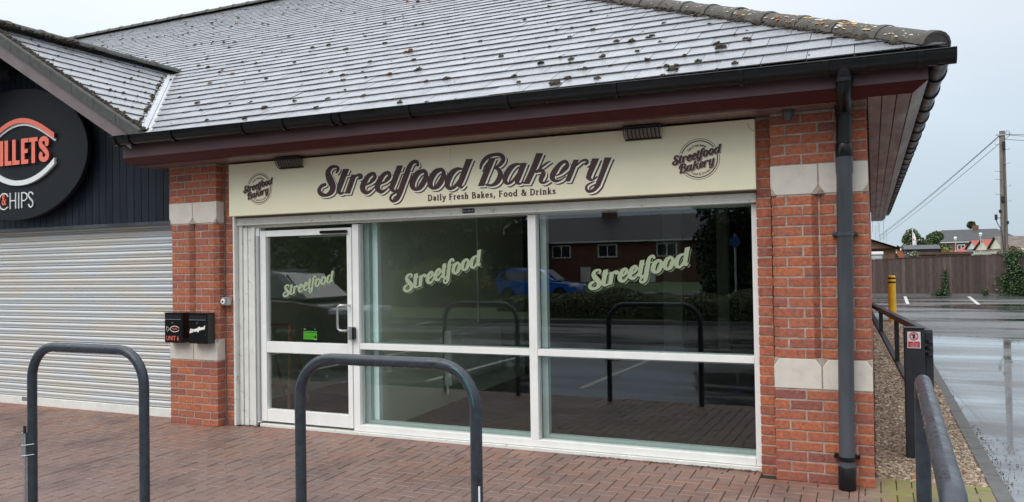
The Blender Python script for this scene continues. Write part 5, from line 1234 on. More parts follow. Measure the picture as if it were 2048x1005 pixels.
# --- height barrier post and swing arm
bp = thing('swing_barrier', 'dark grey swing barrier with a braced arm beside the gravel bed', 'barrier')
px0, px1, py0, py1, pz = .900, 1.052, 1.05, 1.19, 1.045
MB().box((px0, py0, -.06), (px1, py1, pz)).build('post', M['post'], bp, bevel=.006); MB().box((px0-.004, py0-.004, pz+.001), (px1+.004, py1+.004, pz+.009)).build('post_cap', M['post'], bp, bevel=.002)
MB().box((px1+.004, py0+.06, .0), (px1+.062, py1+.02, pz-.03)).build('hanging_stile', M['post'], bp, bevel=.004)
for z in (.93, .88, .83, .30): MB().cyl((px1+.035, py0+.03, z), (px1+.035, py0+.03, z+.026), .021, 14).build('hinge', M['post'], bp, smooth=True); 
for z in (.905, .855): MB().box((px1-.01, py0+.02, z), (px1+.06, py0+.05, z+.018)).build('hinge_plate', M['post'], bp)
a0, a1 = Vector((1.085, 1.16, 1.0)), Vector((.560, 6.6, 1.0)); ad = (a1-a0)
arm = MB().bar(a0, a1, .062, .055).build('top_rail', M['post'], bp, bevel=.003)
lowz = lambda t_: .30+(.94-.30)*t_
MB().bar(a0+Vector((0, 0, -.95)), a0+Vector((0, 0, -.028)), .05, .05, up=(0, 1, 0)).build('arm_stile', M['post'], bp)
MB().bar(a0+ad*.02+Vector((0, 0, -.72)), a0+ad*.93+Vector((0, 0, -.05)), .05, .04).build('brace', M['post'], bp)
for t_ in (.36, .62, .90): p = a0+ad*t_; MB().bar((p.x, p.y, 1.0-.70*(1-t_)-.02), (p.x, p.y, .972), .045, .045, up=(0, 1, 0)).build('arm_upright', M['post'], bp)
ws = thing('warning_sign', 'small white and red prohibition notice on the swing barrier post', 'sign')
sx0, sx1, sz0, sz1 = .925, 1.022, .888, 1.022; y = py0-.0015
MB().box((sx0, y-.0015, sz0), (sx1, y, sz1)).build('notice_plate', M['signwhite'], ws, bevel=.0006)
MB().box((sx0+.006, y-.0026, sz0+.007), (sx1-.006, y-.0018, sz0+.054)).build('red_panel', M['redsign'], ws)
X, Z = grid(sx0, sx1, sz0+.05, sz1, .0012); cx, cz = (sx0+sx1)/2, sz1-.037; r = np.hypot(X-cx, Z-cz)
ring = np.minimum(np.abs(r-.0295)-.0042, np.maximum(sdf([np.array([(cx-.021, cz+.021, .0028), (cx+.021, cz-.021, .0028)])], X, Z), r-.03))
flat('prohibition_ring', ring, X, Z, y-.0032, M['redsign'], ws)
hand = [np.array([(cx-.002, cz-.012, .009), (cx+.002, cz-.003, .0085)])]+[np.array([(cx+.001, cz, .003), (cx+.001+.020*math.sin(a), cz+.020*math.cos(a)-.001, .0021)]) for a in (-1.25, -.5, -.12, .26, .62)]
flat('hand_symbol', sdf(hand, X, Z), X, Z, y-.0025, M['black'], ws)
for i, s1 in enumerate(('No', 'unauthorised', 'access / No', 'pedestrians')): btext('notice_text', s1, .0125, M['signwhite'], ws, face_mtx(cx, y-.0033, sz0+.048-i*.0118), sx=.95)

bo = thing('bollard', 'yellow plastic bollard with two black bands at the end of the gravel', 'bollard'); bx, by = 1.13, 16.95
MB().tube([(bx, by, -.12), (bx, by, .9), (bx, by, 1.13), (bx, by, 1.165), (bx, by, 1.18)], [.098, .094, .094, .088, .07], 24).build('sleeve', M['yellow'], bo, smooth=True)
for z in (.98, 1.085): MB().cyl((bx, by, z), (bx, by, z+.045), .0955, 24).build('band', M['blackmat'], bo, smooth=True)
rk = MB(); 
for i, (x, y, s_) in enumerate(((.945, .42, .035),)):
    bm = bmesh.new(); bmesh.ops.create_icosphere(bm, subdivisions=2, radius=s_)
    for v in bm.verts: v.co = Vector((v.co.x*1.3, v.co.y*.8, v.co.z*.7))*rnd.uniform(.88, 1.08)
    me = bpy.data.meshes.new('brick_lump'); bm.to_mesh(me); bm.free(); me.materials.append(M['terracotta']); o = ref(me, 'brick_lump', None, (x, y, -.005)); tag(o, 'broken lump of orange brick lying on the near gravel', 'rubble')

# ================================================================== BEYOND THE CAR PARK
def W_(px_, py_, dep):
    """survey pixel at a given distance along the view"""
    d = AF+AR*(px_-1024)/FPX-AU*(py_-502.5)/FPX; return CAM+d*dep
fn = thing('timber_fence', 'tall weathered brown close-board fence along the far side of the car park', 'fence'); fy = 35.0
x = -12.0; fbv = MB()
def ftop(x): return 1.60+max(0, x-.6)*.030
while x < 22:
    w = rnd.uniform(.105, .125); dy = rnd.uniform(0, .012); fbv.t = rnd.uniform(.01, .99); t_ = ftop(x)+rnd.uniform(-.012, .012); fbv.box((x, fy+dy, G0+.10), (x+w+.012, fy+dy+.018, t_)); x += w-.001
fbv.build('fence_boards', M['fence'], fn, kind='stuff')
MB().box((-12, fy-.02, G0-.01), (22, fy+.05, G0+.10)).build('gravel_board', M['kerb'], fn)
cp = MB(); cp.add([(-12, fy-.03, ftop(-12)+.012), (.6, fy-.03, ftop(.6)+.012), (22, fy-.03, ftop(22)+.012), (22, fy+.06, ftop(22)+.012), (.6, fy+.06, ftop(.6)+.012), (-12, fy+.06, ftop(-12)+.012), (-12, fy-.03, ftop(-12)+.035), (.6, fy-.03, ftop(.6)+.035), (22, fy-.03, ftop(22)+.035), (22, fy+.06, ftop(22)+.035), (.6, fy+.06, ftop(.6)+.035), (-12, fy+.06, ftop(-12)+.035)],
      [(0, 1, 7, 6), (1, 2, 8, 7), (6, 7, 10, 11), (7, 8, 9, 10), (0, 5, 4, 1), (1, 4, 3, 2)]); cp.build('capping_rail', M['fence'], fn)
for x in (-8.5, -5.5, -2.5, .45, 3.35, 6.4, 9.4, 12.4): MB().box((x, fy+.04, G0), (x+.1, fy+.14, ftop(x)+.08)).build('fence_post', M['fence'], fn)

LEAFQ = {}
def leaves(name, n, fn_, size, m, parent, flatz=.6):
    P = fn_(n); n = len(P); a = NR.normal(size=(n, 3)); a /= np.linalg.norm(a, axis=1)[:, None]; b = np.cross(a, NR.normal(size=(n, 3))); b /= np.linalg.norm(b, axis=1)[:, None]
    s_ = size*NR.uniform(.6, 1.25, n)[:, None]; a = a*s_; b = b*s_*flatz
    V = np.stack([P-a, P-b*.9, P+a, P+b*.9], 1).reshape(-1, 3); F_ = np.arange(4*n).reshape(n, 4)
    me = npmesh(name, V, F_, m); return ref(me, name, parent)
def blob_pts(cs, n, hollow=.55):
    w = np.array([c[3]**2 for c in cs]); pick = NR.choice(len(cs), n, p=w/w.sum()); C_ = np.array(cs)[pick]
    d = NR.normal(size=(n, 3)); d /= np.linalg.norm(d, axis=1)[:, None]; r = C_[:, 3]*(hollow+(1.08-hollow)*NR.uniform(0, 1, n)**.6)
    return C_[:, :3]+d*r[:, None]*np.array([1, 1, .85])
def tree(lab, x, y, z0, h, rad, m, n=5000, size=.16, cb=.25, group='trees around the car park', name='leafy_tree', extra=None, cat='tree', lumps=16, lump=.36):
    t = thing(name, lab, cat, group, (x, y, z0)); tr = MB(); tr.tube([(0, 0, -.1), (.05, 0, h*.25), (0, .06, h*.5), (.05, .02, h*.8)], [h*.032+.03, h*.025+.02, h*.018, h*.006], 8)
    cs = []
    for i in range(lumps):
        a = rnd.uniform(0, 6.28); u_ = rnd.uniform(0, 1); zz = h*(cb+(1-cb)*u_*.88); k = math.sin(math.pi*min(1, max(.08, (u_*.86+.12))))**.7; rr = rad*k*rnd.uniform(.35, .8)
        cs.append((math.cos(a)*rr, math.sin(a)*rr, zz, rad*lump*rnd.uniform(.7, 1.25)))
    for c in cs[:9]: tr.tube([(0, 0, h*cb*.8), (c[0]*.5, c[1]*.5, (h*cb+c[2])*.5), (c[0], c[1], c[2])], [h*.014, h*.009, h*.003], 5)
    tr.build('trunk', M['bark'], t, smooth=True)
    leaves('crown', n, lambda k: blob_pts(cs, k), size, m, t)
    if extra: leaves('blossom', extra[0], lambda k: blob_pts(cs, k, .9), extra[1], extra[2], t)
    return t
def house(name, lab, x, y, z0, w, d, eave, ridge, wm, rm, rz=0, hip=True, win=(), chim=(), grp=None, cat='house', roofx=.35, depth_front=-1, doors=()):
    """axis aligned block; front faces -Y (or +Y when depth_front=1)"""
    t = thing(name, lab, cat, grp, (x, y, z0)); t.rotation_euler = (0, 0, rz); s_ = depth_front
    MB().box((-w/2, -d/2, -.6), (w/2, d/2, eave)).build('wall', wm, t)
    e_ = roofx; hx = (d/2 if hip else -e_)*1.0
    b = MB(); P = [(-w/2-e_, -d/2-e_, eave), (w/2+e_, -d/2-e_, eave), (w/2+e_, d/2+e_, eave), (-w/2-e_, d/2+e_, eave), (-w/2+hx, 0, ridge), (w/2-hx, 0, ridge)]
    b.add(P, [(0, 1, 5, 4), (2, 3, 4, 5), (1, 2, 5), (3, 0, 4), (0, 3, 2, 1)]) if hip else b.add(P, [(0, 1, 5, 4), (2, 3, 4, 5), (0, 3, 2, 1)])
    rf = b.build('roof', rm, t)
    if not hip: 
        for sx_ in (-1, 1): MB().prism([(-d/2+.0, eave-.01), (d/2, eave-.01), (0, ridge-.12)], 0, sx_*w/2-.05*(sx_ > 0)-.0, sx_*w/2+.05*(sx_ < 0)).build('gable', wm, t)
    MB().box((-w/2-e_, s_*(d/2+e_)-.04, eave-.16), (w/2+e_, s_*(d/2+e_)+.04, eave-.01)).build('gutter_board', M['hwhite'], t)
    for (cx, cw, ch_) in chim: MB().box((cx-cw/2, -.35, ridge-1.0), (cx+cw/2, .35, ridge+ch_)).build('chimney', wm, rf)
    for (wx, wz, ww, wh) in win:
        yf = s_*(d/2); f_ = MB(); f_.box((wx-ww/2, min(yf, yf+s_*.06), wz-wh/2), (wx+ww/2, max(yf, yf+s_*.06), wz+wh/2)); fo = f_.build('window', M['hwhite'], t)
        for k in (0, 1): x0_ = wx-ww/2+.13+k*(ww/2-.07); MB().box((x0_, min(yf+s_*.061, yf+s_*.075), wz-wh/2+.13), (x0_+ww/2-.19, max(yf+s_*.061, yf+s_*.075), wz+wh/2-.13)).build('pane', M['hpane'], fo)
    for (wx, ww, wh) in doors: yf = s_*(d/2); MB().box((wx-ww/2, min(yf, yf+s_*.05), 0), (wx+ww/2, max(yf, yf+s_*.05), wh)).build('door', M['hwhite'], t)
    return t
GR = -.2
# big dark-roofed house
p = W_(1944, 500, 178); hw = 20.0
house('semi_detached_house', 'long brown brick house with a dark hipped roof beyond the fence', p[0], p[1]+5, GR, hw, 9, 5.45, 8.35, M['hbrick'], M['hroof'], rz=-.10, win=[(-5.2, 4.2, 1.5, 1.25), (-1.6, 4.2, 1.5, 1.25), (2.0, 4.3, 1.5, 1.1), (5.5, 4.3, 1.4, 1.1)], chim=[(1.3, 1.3, .9)])
p = W_(1897, 486.5, 140)
# bungalows with red roofs
for px_, dep, lab, wm, rm, w_l, d_, eav, rdg, rz_, win_ in (
    (1955, 114, 'cream bungalow with a low gable left of the telegraph pole', M['render'], M['hroofred'], 8, 4.6, 2.55, 3.75, math.radians(97), []),
    (1982, 104, 'pale blue bungalow with a small red tiled roof beside the telegraph pole', M['renderblue'], M['hroofred'], 3.6, 7, 2.95, 4.15, .12, [(-.7, 2.1, 1.1, 1.0), (.9, 2.1, .8, 1.0)]),
    (2012, 96, 'white bungalow with a red tiled roof behind the telegraph pole', M['render'], M['hroofred'], 4.2, 7, 2.75, 4.1, .15, [(-1.2, 2.0, 1.0, 1.0), (1.1, 2.0, 1.0, 1.0)]),
    (2048, 90, 'white bungalow with a brown tiled roof at the right edge', M['render'], M['hroofbr'], 4.6, 7, 2.8, 4.3, .1, [(-1.4, 1.9, 1.0, 1.0), (.4, 1.9, .7, 1.1)])):
    p = W_(px_, 500, dep); house('bungalow', lab, p[0], p[1]+d_/2, GR, w_l, d_, eav, rdg, wm, rm, rz=rz_, hip=False, win=win_, grp='bungalows beyond the fence', roofx=.25)
p = W_(1796, 500, 120); house('brick_outhouse', 'low orange brick gable house beyond the yellow bollard', p[0], p[1]+5, GR, 7.6, 3.2, 2.0, 3.9, M['hbrickred'], M['hroofbr'], rz=math.radians(90), hip=False)
t = None
p = W_(1752, 490, 70)
for i, (px_, dep, top) in enumerate(((1746, 62, 4.5), (1752, 84, 4.45), (1761, 112, 4.2))):
    p = W_(px_, 500, dep); t = house('terraced_house', ('nearest terraced house roof with tall aerials behind the pillar edge', 'middle terraced house roof with aerials left of the brick gable', 'farthest terraced house roof with aerials near the brick gable')[i], p[0]-2.5, p[1], GR, 6.4, 8, top-1.9, top-.3, M['hbrick'], M['hroofbr'], rz=math.radians(90), hip=False, chim=[(0, .8, .7)], grp='terraced houses at the pillar edge')
    for k in range(3):
        ax = rnd.uniform(-1, 2.2); b = MB(); b.cyl((ax, -2.5-k*.4, top-.6), (ax, -2.5-k*.4, top+.9+.35*k), .03, 6)
        for q in range(4): b.bar((ax-.5, -2.5-k*.4-.3+q*.2, top+.8+.35*k), (ax+.5, -2.5-k*.4-.3+q*.2, top+.8+.35*k), .02, .02)
        b.build('aerial', M['lampgrey'], t)
# trees beyond the fence
def T(px_, dep, topy, wpx, lab, m, **k):
    p = W_(px_, 500, dep); zt = W_(px_, topy, dep)[2]; tree(lab, p[0], p[1], GR, zt-GR, wpx*dep/FPX/2, m, **k)
T(1826, 150, 459, 50, 'round tree full of white blossom behind the flagpole', M['leaf'], n=8200, size=.22, cb=.12, lump=.48, extra=(1500, .15, M['blossom']), group='trees beyond the fence')
T(1874, 158, 459, 40, 'green tree between the blossom tree and the dark-roofed house', M['leaf'], n=8000, size=.24, cb=.08, lump=.48, group='trees beyond the fence')
T(1943, 215, 441, 30, 'dark tree rising behind the roof of the long brick house', M['leafdk'], n=5200, size=.28, cb=.3, lump=.42, group='trees beyond the fence')
T(1788, 60, 498, 24, 'bright green bush behind the fence near the yellow bollard', M['leafyel'], n=2200, size=.07, cb=.1, name='bush', cat='bush', group='bushes behind the fence')
T(1893, 75, 493, 42, 'yellow green flowering bush behind the rusty roof', M['leafyel'], n=2600, size=.09, cb=.1, name='bush', cat='bush', group='bushes behind the fence', extra=(240, .08, M['lichen_orange']))
T(2018, 44, 478, 52, 'russet and green bush at the foot of the telegraph pole', M['leafred'], n=3600, size=.06, cb=.1, name='bush', cat='bush', group='bushes behind the fence', extra=(1200, .05, M['leafyel']))
T(1827, 70, 502, 40, 'low bush with pink and white flowers behind the fence', M['leaf'], n=1600, size=.08, cb=.05, name='bush', cat='bush', group='bushes behind the fence', extra=(500, .07, M['blossom']))
# rusty shed roof and a grey flat roof
p = W_(1842, 510, 44); q = W_(1938, 510, 44); t = thing('shed', 'shed with a low rusty brown roof just behind the fence', 'shed'); za = W_(1890, 504.5, 44)[2]
MB().box((p[0], p[1], GR), (q[0], p[1]+2.5, za-.14)).build('wall', M['shed'], t); MB().box((p[0]-.1, p[1]-.1, za-.135), (q[0]+.1, p[1]+2.6, za)).build('roof', M['shed'], t)
p = W_(1812, 505, 90); q = W_(1876, 505, 90); za = W_(1850, 495, 90)[2]; t = thing('garage', 'low dark flat-roofed garage between the brick gable and the long house', 'garage')
MB().box((p[0], p[1], GR), (q[0], p[1]+6, za-.2)).build('wall', M['hroof'], t); b = MB(); b.prism([(p[1]-.3, za-.21), (p[1]+6.3, za-.21), (p[1]+3, za+.3)], 0, p[0]-.2, q[0]+.2); b.build('roof', M['hroof'], t)
p = W_(1742, 508, 50); t = thing('van_roof', 'white roof of a parked van showing over the left of the fence', 'van'); p2 = W_(1765, 508, 50)
MB().box((p[0]-2.5, p[1], .3), (p2[0], p[1]+1.9, W_(1750, 507, 50)[2]-.1)).build('body', M['lampgrey'], t, bevel=.08); MB().box((p[0]-2.5, p[1]-.05, W_(1750, 507, 50)[2]-.1), (p2[0]+.05, p[1]+1.95, W_(1750, 504, 50)[2])).build('roof', M['hwhite'], t, bevel=.03)
# lamps
for px_, ty, lab in ((1911.5, 474, 'shorter grey street lamp in front of the long brick house'), (1962, 466, 'taller grey street lamp left of the telegraph pole')):
    dep = 96; p = W_(px_, 505, dep); zt_ = W_(px_, ty, dep)[2]; t = thing('street_lamp', lab, 'street lamp', 'street lamps beyond the fence', (p[0], p[1], GR)); h = zt_-GR
    MB().tube([(0, 0, 0), (0, 0, 1.2), (0, 0, 1.21), (0, 0, h-.5)], [.10, .09, .06, .045], 10).build('column', M['lampgrey'], t, smooth=True); MB().tube([(0, 0, h-.5), (0, 0, h-.42), (0, 0, h-.1), (0, 0, h)], [.07, .14, .19, .10], 12).build('lantern', M['hwhite'], t, smooth=True)
# flagpole
dep = 96; p = W_(1826, 505, dep); h = W_(1826, 458, dep)[2]-GR; t = thing('flagpole', 'white flagpole with a limp white and red flag beyond the fence', 'flagpole', None, (p[0], p[1], GR))
MB().cyl((0, 0, 0), (0, 0, h), .035, 8).build('pole', M['hwhite'], t); b = MB()
for i in range(9):
    z = h-.35-i*.27; w = (.1, .2, .28, .32, .36, .36, .32, .28, .2)[i]; b.v += [(.04, .0, z), (.04+w*.5, .12*math.sin(i), z-.03), (.04+w, .1*math.cos(i*1.3), z-.1)]
for i in range(8): b.f += [(3*i, 3*i+1, 3*i+4, 3*i+3), (3*i+1, 3*i+2, 3*i+5, 3*i+4)]; b.m += [1 if i == 3 else 0, 0]; b.tn += [0, 0]
b.build('flag', [M['hwhite'], M['redsign']], t)
# telegraph pole
dep = 39; p = W_(2009, 505, dep); top = W_(2010.5, 262, dep)[2]; t = thing('telegraph_pole', 'tall wooden telegraph pole with steps and cable boxes behind the fence', 'telegraph pole', None, (p[0], p[1], GR)); h = top-GR; lean = .03
MB().tube([(-.0, 0, 0), (lean*.5, 0, h*.5), (lean, 0, h)], [.175, .155, .125], 14).build('pole', M['poletim'], t, smooth=True)
def zz(py_): return W_(2010, py_, dep)[2]-GR
for i, py_ in enumerate((270, 289, 300, 328, 343, 359, 373, 389, 403)):
    s_ = -1 if py_ in (289, 343, 359, 389) else 1; z = zz(py_); MB().tube([(0, -.12, z), (s_*.16, -.16, z), (s_*.30, -.16, z), (s_*.31, -.16, z+.06)], .014, 6).build('step', M['zinc'], t)
MB().box((-.02, -.26, zz(300)), (.13, -.13, zz(284))).build('cable_box', M['blackmat'], t, bevel=.02); MB().box((-.12, -.24, zz(405)), (.02, -.13, zz(393))).build('cable_box', M['blackmat'], t, bevel=.02)
MB().cyl((-.33, -.1, zz(440)), (-.33, -.1, zz(429)), .065, 10).build('cable_joint', M['blackmat'], t); MB().bar((-.3, -.1, zz(436)), (0, -.1, zz(436)), .03, .03).build('bracket', M['blackmat'], t)
MB().tube([(-.33, -.1, zz(440)), (-.27, -.12, zz(448)), (-.17, -.14, zz(456)), (-.1, -.17, zz(470)), (-.06, -.18, zz(505))], .02, 6).build('down_cable', M['wire'], t)
MB().tube([(.07, -.15, zz(300)), (.02, -.17, zz(330)), (.05, -.17, zz(400)), (.0, -.18, zz(500))], .022, 6).build('down_cable', M['wire'], t)
for z, s_ in ((423, -1), (446, 1)): MB().cyl((s_*.15, -.1, zz(z)-.08), (s_*.15, -.1, zz(z)+.08), .06, 8).build('insulator', M['blackmat'], t)
MB().tube([(.12, -.1, zz(270)), (.22, -.1, zz(262)), (.32, -.1, zz(264)), (.34, -.1, zz(272)), (.15, -.1, zz(279))], .013, 6).build('cable_loop', M['wire'], t)
MB().box((-.26, -.15, zz(270)-.03), (.4, -.1, zz(270)+.03)).build('crossarm', M['zinc'], t)
P0 = Vector(p)
def wire(a, b, sag, lab, r=.013):
    pts = [a.lerp(b, k/14)-Vector((0, 0, sag*4*(k/14)*(1-k/14))) for k in range(15)]; o = MB().tube(pts, r, 5).build('overhead_wire', M['wire']); tag(o, lab, 'wire', 'overhead wires from the telegraph pole')
pp = lambda py_, dx: Vector((p[0]+dx, p[1]-.1, zz(py_)+GR))
wire(pp(271, -.1), Vector(W_(1757, 473, 75)), .15, 'upper overhead wire running left from the telegraph pole'); wire(pp(272.5, -.1), Vector(W_(1757, 475.5, 75)), .15, 'second overhead wire just under the upper one')
wire(pp(287, -.1), Vector(W_(1752, 485, 80)), .15, 'lower overhead wire running left from the telegraph pole')
wire(pp(270, .1), Vector(W_(2140, 262, 46)), .05, 'topmost short wire leaving the pole to the right'); wire(pp(270, .1), Vector(W_(2140, 274, 46)), .05, 'middle short wire leaving the pole to the right'); wire(pp(279, .1), Vector(W_(2140, 283, 46)), .05, 'lowest short wire leaving the pole to the right')
# ivy on the fence
def ivy(lab, cs, n, size):
    t = thing('ivy', lab, 'ivy', 'ivy climbing the timber fence', (cs[0][0], fy-.05, G0)); cx0 = cs[0][0]
    def f_(k):
        w = np.array([c[2]*c[3] for c in cs]); pk = NR.choice(len(cs), k, p=w/w.sum()); C_ = np.array(cs)[pk]; d = NR.normal(size=(k, 2))*.5
        return np.stack([C_[:, 0]-cx0+d[:, 0]*C_[:, 2], -np.abs(NR.normal(size=k))*.10+.02, np.clip(C_[:, 1]-G0+d[:, 1]*C_[:, 3], .02, None)], -1)
    leaves('foliage', n, f_, size, M['ivy'], t); st_ = MB(); st_.tube([(0, .01, 0)]+[(c[0]-cx0, .01, c[1]-G0) for c in cs], .018, 5); st_.build('stem', M['bark'], t)
def fx_(px_): return on(px_, 570, 1, fy)[0]
def fz_(py_): return on(1900, py_, 1, fy)[2]
ivy('narrow strand of ivy in the middle of the fence', [(fx_(1886), fz_(586), .24, .14), (fx_(1889), fz_(572), .15, .25), (fx_(1890), fz_(555), .10, .25), (fx_(1891), fz_(545), .08, .12)], 900, .04)
ivy('tiny tuft of weeds at the foot of the fence left of the ivy', [(fx_(1874), fz_(588), .2, .06)], 160, .04)
ivy('big mass of ivy at the right end of the fence', [(fx_(2035), fz_(578), .65, .38), (fx_(2030), fz_(560), .55, .35), (fx_(2030), fz_(540), .32, .3), (fx_(2024), fz_(520), .24, .3), (fx_(2030), fz_(510), .4, .12), (fx_(2060), fz_(565), .6, .5)], 5200, .05)
ivy('small sparse weed on the fence foot between the ivies', [(fx_(1970), fz_(584), .15, .14)], 110, .04)

# ================================================================== ACROSS THE CAR PARK (seen mirrored in the panes)
def mr(px_, py_, yv, axis=1): q = on(px_, py_, axis, yv); return q
def RX(px_, dep): q = W_(px_, 520, dep); return q[0], .44-q[1]
def hedge(lab, x0, x1, y0, y1, h, m=None, n=9000, size=.05, round_=.35, grp='hedges around the car park', bumps=()):
    t = thing('hedge', lab, 'hedge', grp, ((x0+x1)/2, (y0+y1)/2, G0)); w, d = (x1-x0)/2, (y1-y0)/2
    def f_(k):
        u_ = NR.uniform(-1, 1, k); v = NR.uniform(-1, 1, k); zz_ = h*(1-round_*np.abs(u_)**4)*(1-.35*np.abs(v)**3)*(1+.12*np.sin(u_*7+1)+.08*np.sin(v*5+u_*3)); s_ = NR.uniform(0, 1, k) < .45
        z = np.where(s_, NR.uniform(.05, 1, k)*zz_, zz_-np.abs(NR.normal(size=k))*.06); v2 = np.where(s_, np.sign(v)*(1-np.abs(NR.normal(size=k))*.07), v); return np.stack([u_*w, v2*d, z], -1)
    leaves('foliage', n, f_, size, m or M['hedge'], t)
    b = MB(); nx = 10; prev = None
    for i in range(nx):
        a, c = -w*.95+1.9*w*i/nx, -w*.95+1.9*w*(i+1)/nx; um = abs((a+c)/2/w); b.box((a, -d*.88, 0), (c, d*.88, h*(1-round_*um**4)*.80))
    b.build('inner_branches', M['leafdk'], t)
x0, y0_ = RX(1105, 21.5); x1, y1_ = RX(1290, 21)
hedge('clipped mounded hedge opposite the right window', -8.4, -4.6, -17.6, -15.8, .84, n=15000, size=.045)
hedge('broad low hedge opposite the right end of the window', -4.4, -.9, -17.4, -15.3, .80, n=15000, size=.045)
hedge('small dark hedge near the yellow road post', -.6, 2.6, -17.8, -15.8, .75, M['leafdk'], n=9000, size=.045)
hedge('yellow green domed hedge opposite the middle window', -17.9, -13.7, -23.5, -20.8, 1.7, M['leafyel'], n=14000, size=.06, round_=.6)
hedge('long dark hedge behind the blue car', -11.4, -8.6, -20.5, -18.5, .62, M['hedge'], n=9000, size=.05)
hedge('straight green hedge beyond the parking bays', -40, -18, -30, -28, 1.3, M['leafyel'], n=9000, size=.09)
b = MB(); b.box((-60, -20.5, G0-.05), (12, -15.1, G0+.10)); tag(b.build('verge', M['grass']), kind='structure')
b = MB(); b.box((-60, -15.1, G0-.05), (12, -14.95, G0+.11)); tag(b.build('far_kerb', M['kerb']), kind='structure')
# tree masses
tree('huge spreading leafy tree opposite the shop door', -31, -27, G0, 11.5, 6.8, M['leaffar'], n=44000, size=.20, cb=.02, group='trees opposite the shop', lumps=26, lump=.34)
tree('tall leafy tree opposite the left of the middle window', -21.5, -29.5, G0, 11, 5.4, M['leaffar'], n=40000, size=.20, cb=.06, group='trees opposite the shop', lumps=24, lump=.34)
tree('dark leafy tree left of the blue car', -20.4, -37, G0, 9.5, 3.4, M['leafdk'], n=20000, size=.2, cb=.1, group='trees opposite the shop', lumps=20)
tree('leafy tree with hanging boughs opposite the right pillar', -2.6, -21.0, G0, 8.5, 3.3, M['leafdk'], n=22000, size=.10, cb=.12, group='trees opposite the shop', lumps=26, lump=.30)
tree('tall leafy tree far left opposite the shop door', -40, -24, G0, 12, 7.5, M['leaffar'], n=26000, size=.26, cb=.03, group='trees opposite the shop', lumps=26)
tree('shrubby tree under the hanging boughs', -3.3, -20.5, G0, 3.3, 1.9, M['leafdk'], n=12000, size=.08, cb=.05, group='trees opposite the shop', lumps=16)
# houses opposite
def face(px_, dep): q = W_(px_, 505, dep); return q[0], .44-q[1]
xa, ya = face(1215, 74)
house('terraced_house', 'long brick terrace with white windows opposite the right window', xa, ya-4, G0-.7, 22.5, 8, 4.55, 7.05, M['hbrick'], M['hroof'], rz=math.radians(0), hip=False, depth_front=1, chim=[(-1.0, 1.4, 1.6)], win=[(-4.6, 3.6, 1.9, 1.25), (.0, 3.6, 1.9, 1.25), (5.6, 3.6, 1.9, 1.25), (-9.2, 3.6, 1.7, 1.2), (-7.4, 1.2, 1.6, 1.3), (1.8, 1.3, 1.6, 1.2)], doors=[(-2.2, 1, 2.1), (4, 1, 2.1)], grp='houses opposite the shop')
xa, ya = face(1005, 70)
house('terraced_house', 'gabled house end with a bay opposite the middle window', xa-3, ya-3, G0-.5, 8.5, 8, 4.6, 6.9, M['hbrick'], M['hroof'], rz=0, hip=True, depth_front=1, chim=[(-1, 1.2, 1.5)], win=[(2.4, 3.4, 1.8, 1.3), (-1.5, 3.4, 1.8, 1.3)], grp='houses opposite the shop')

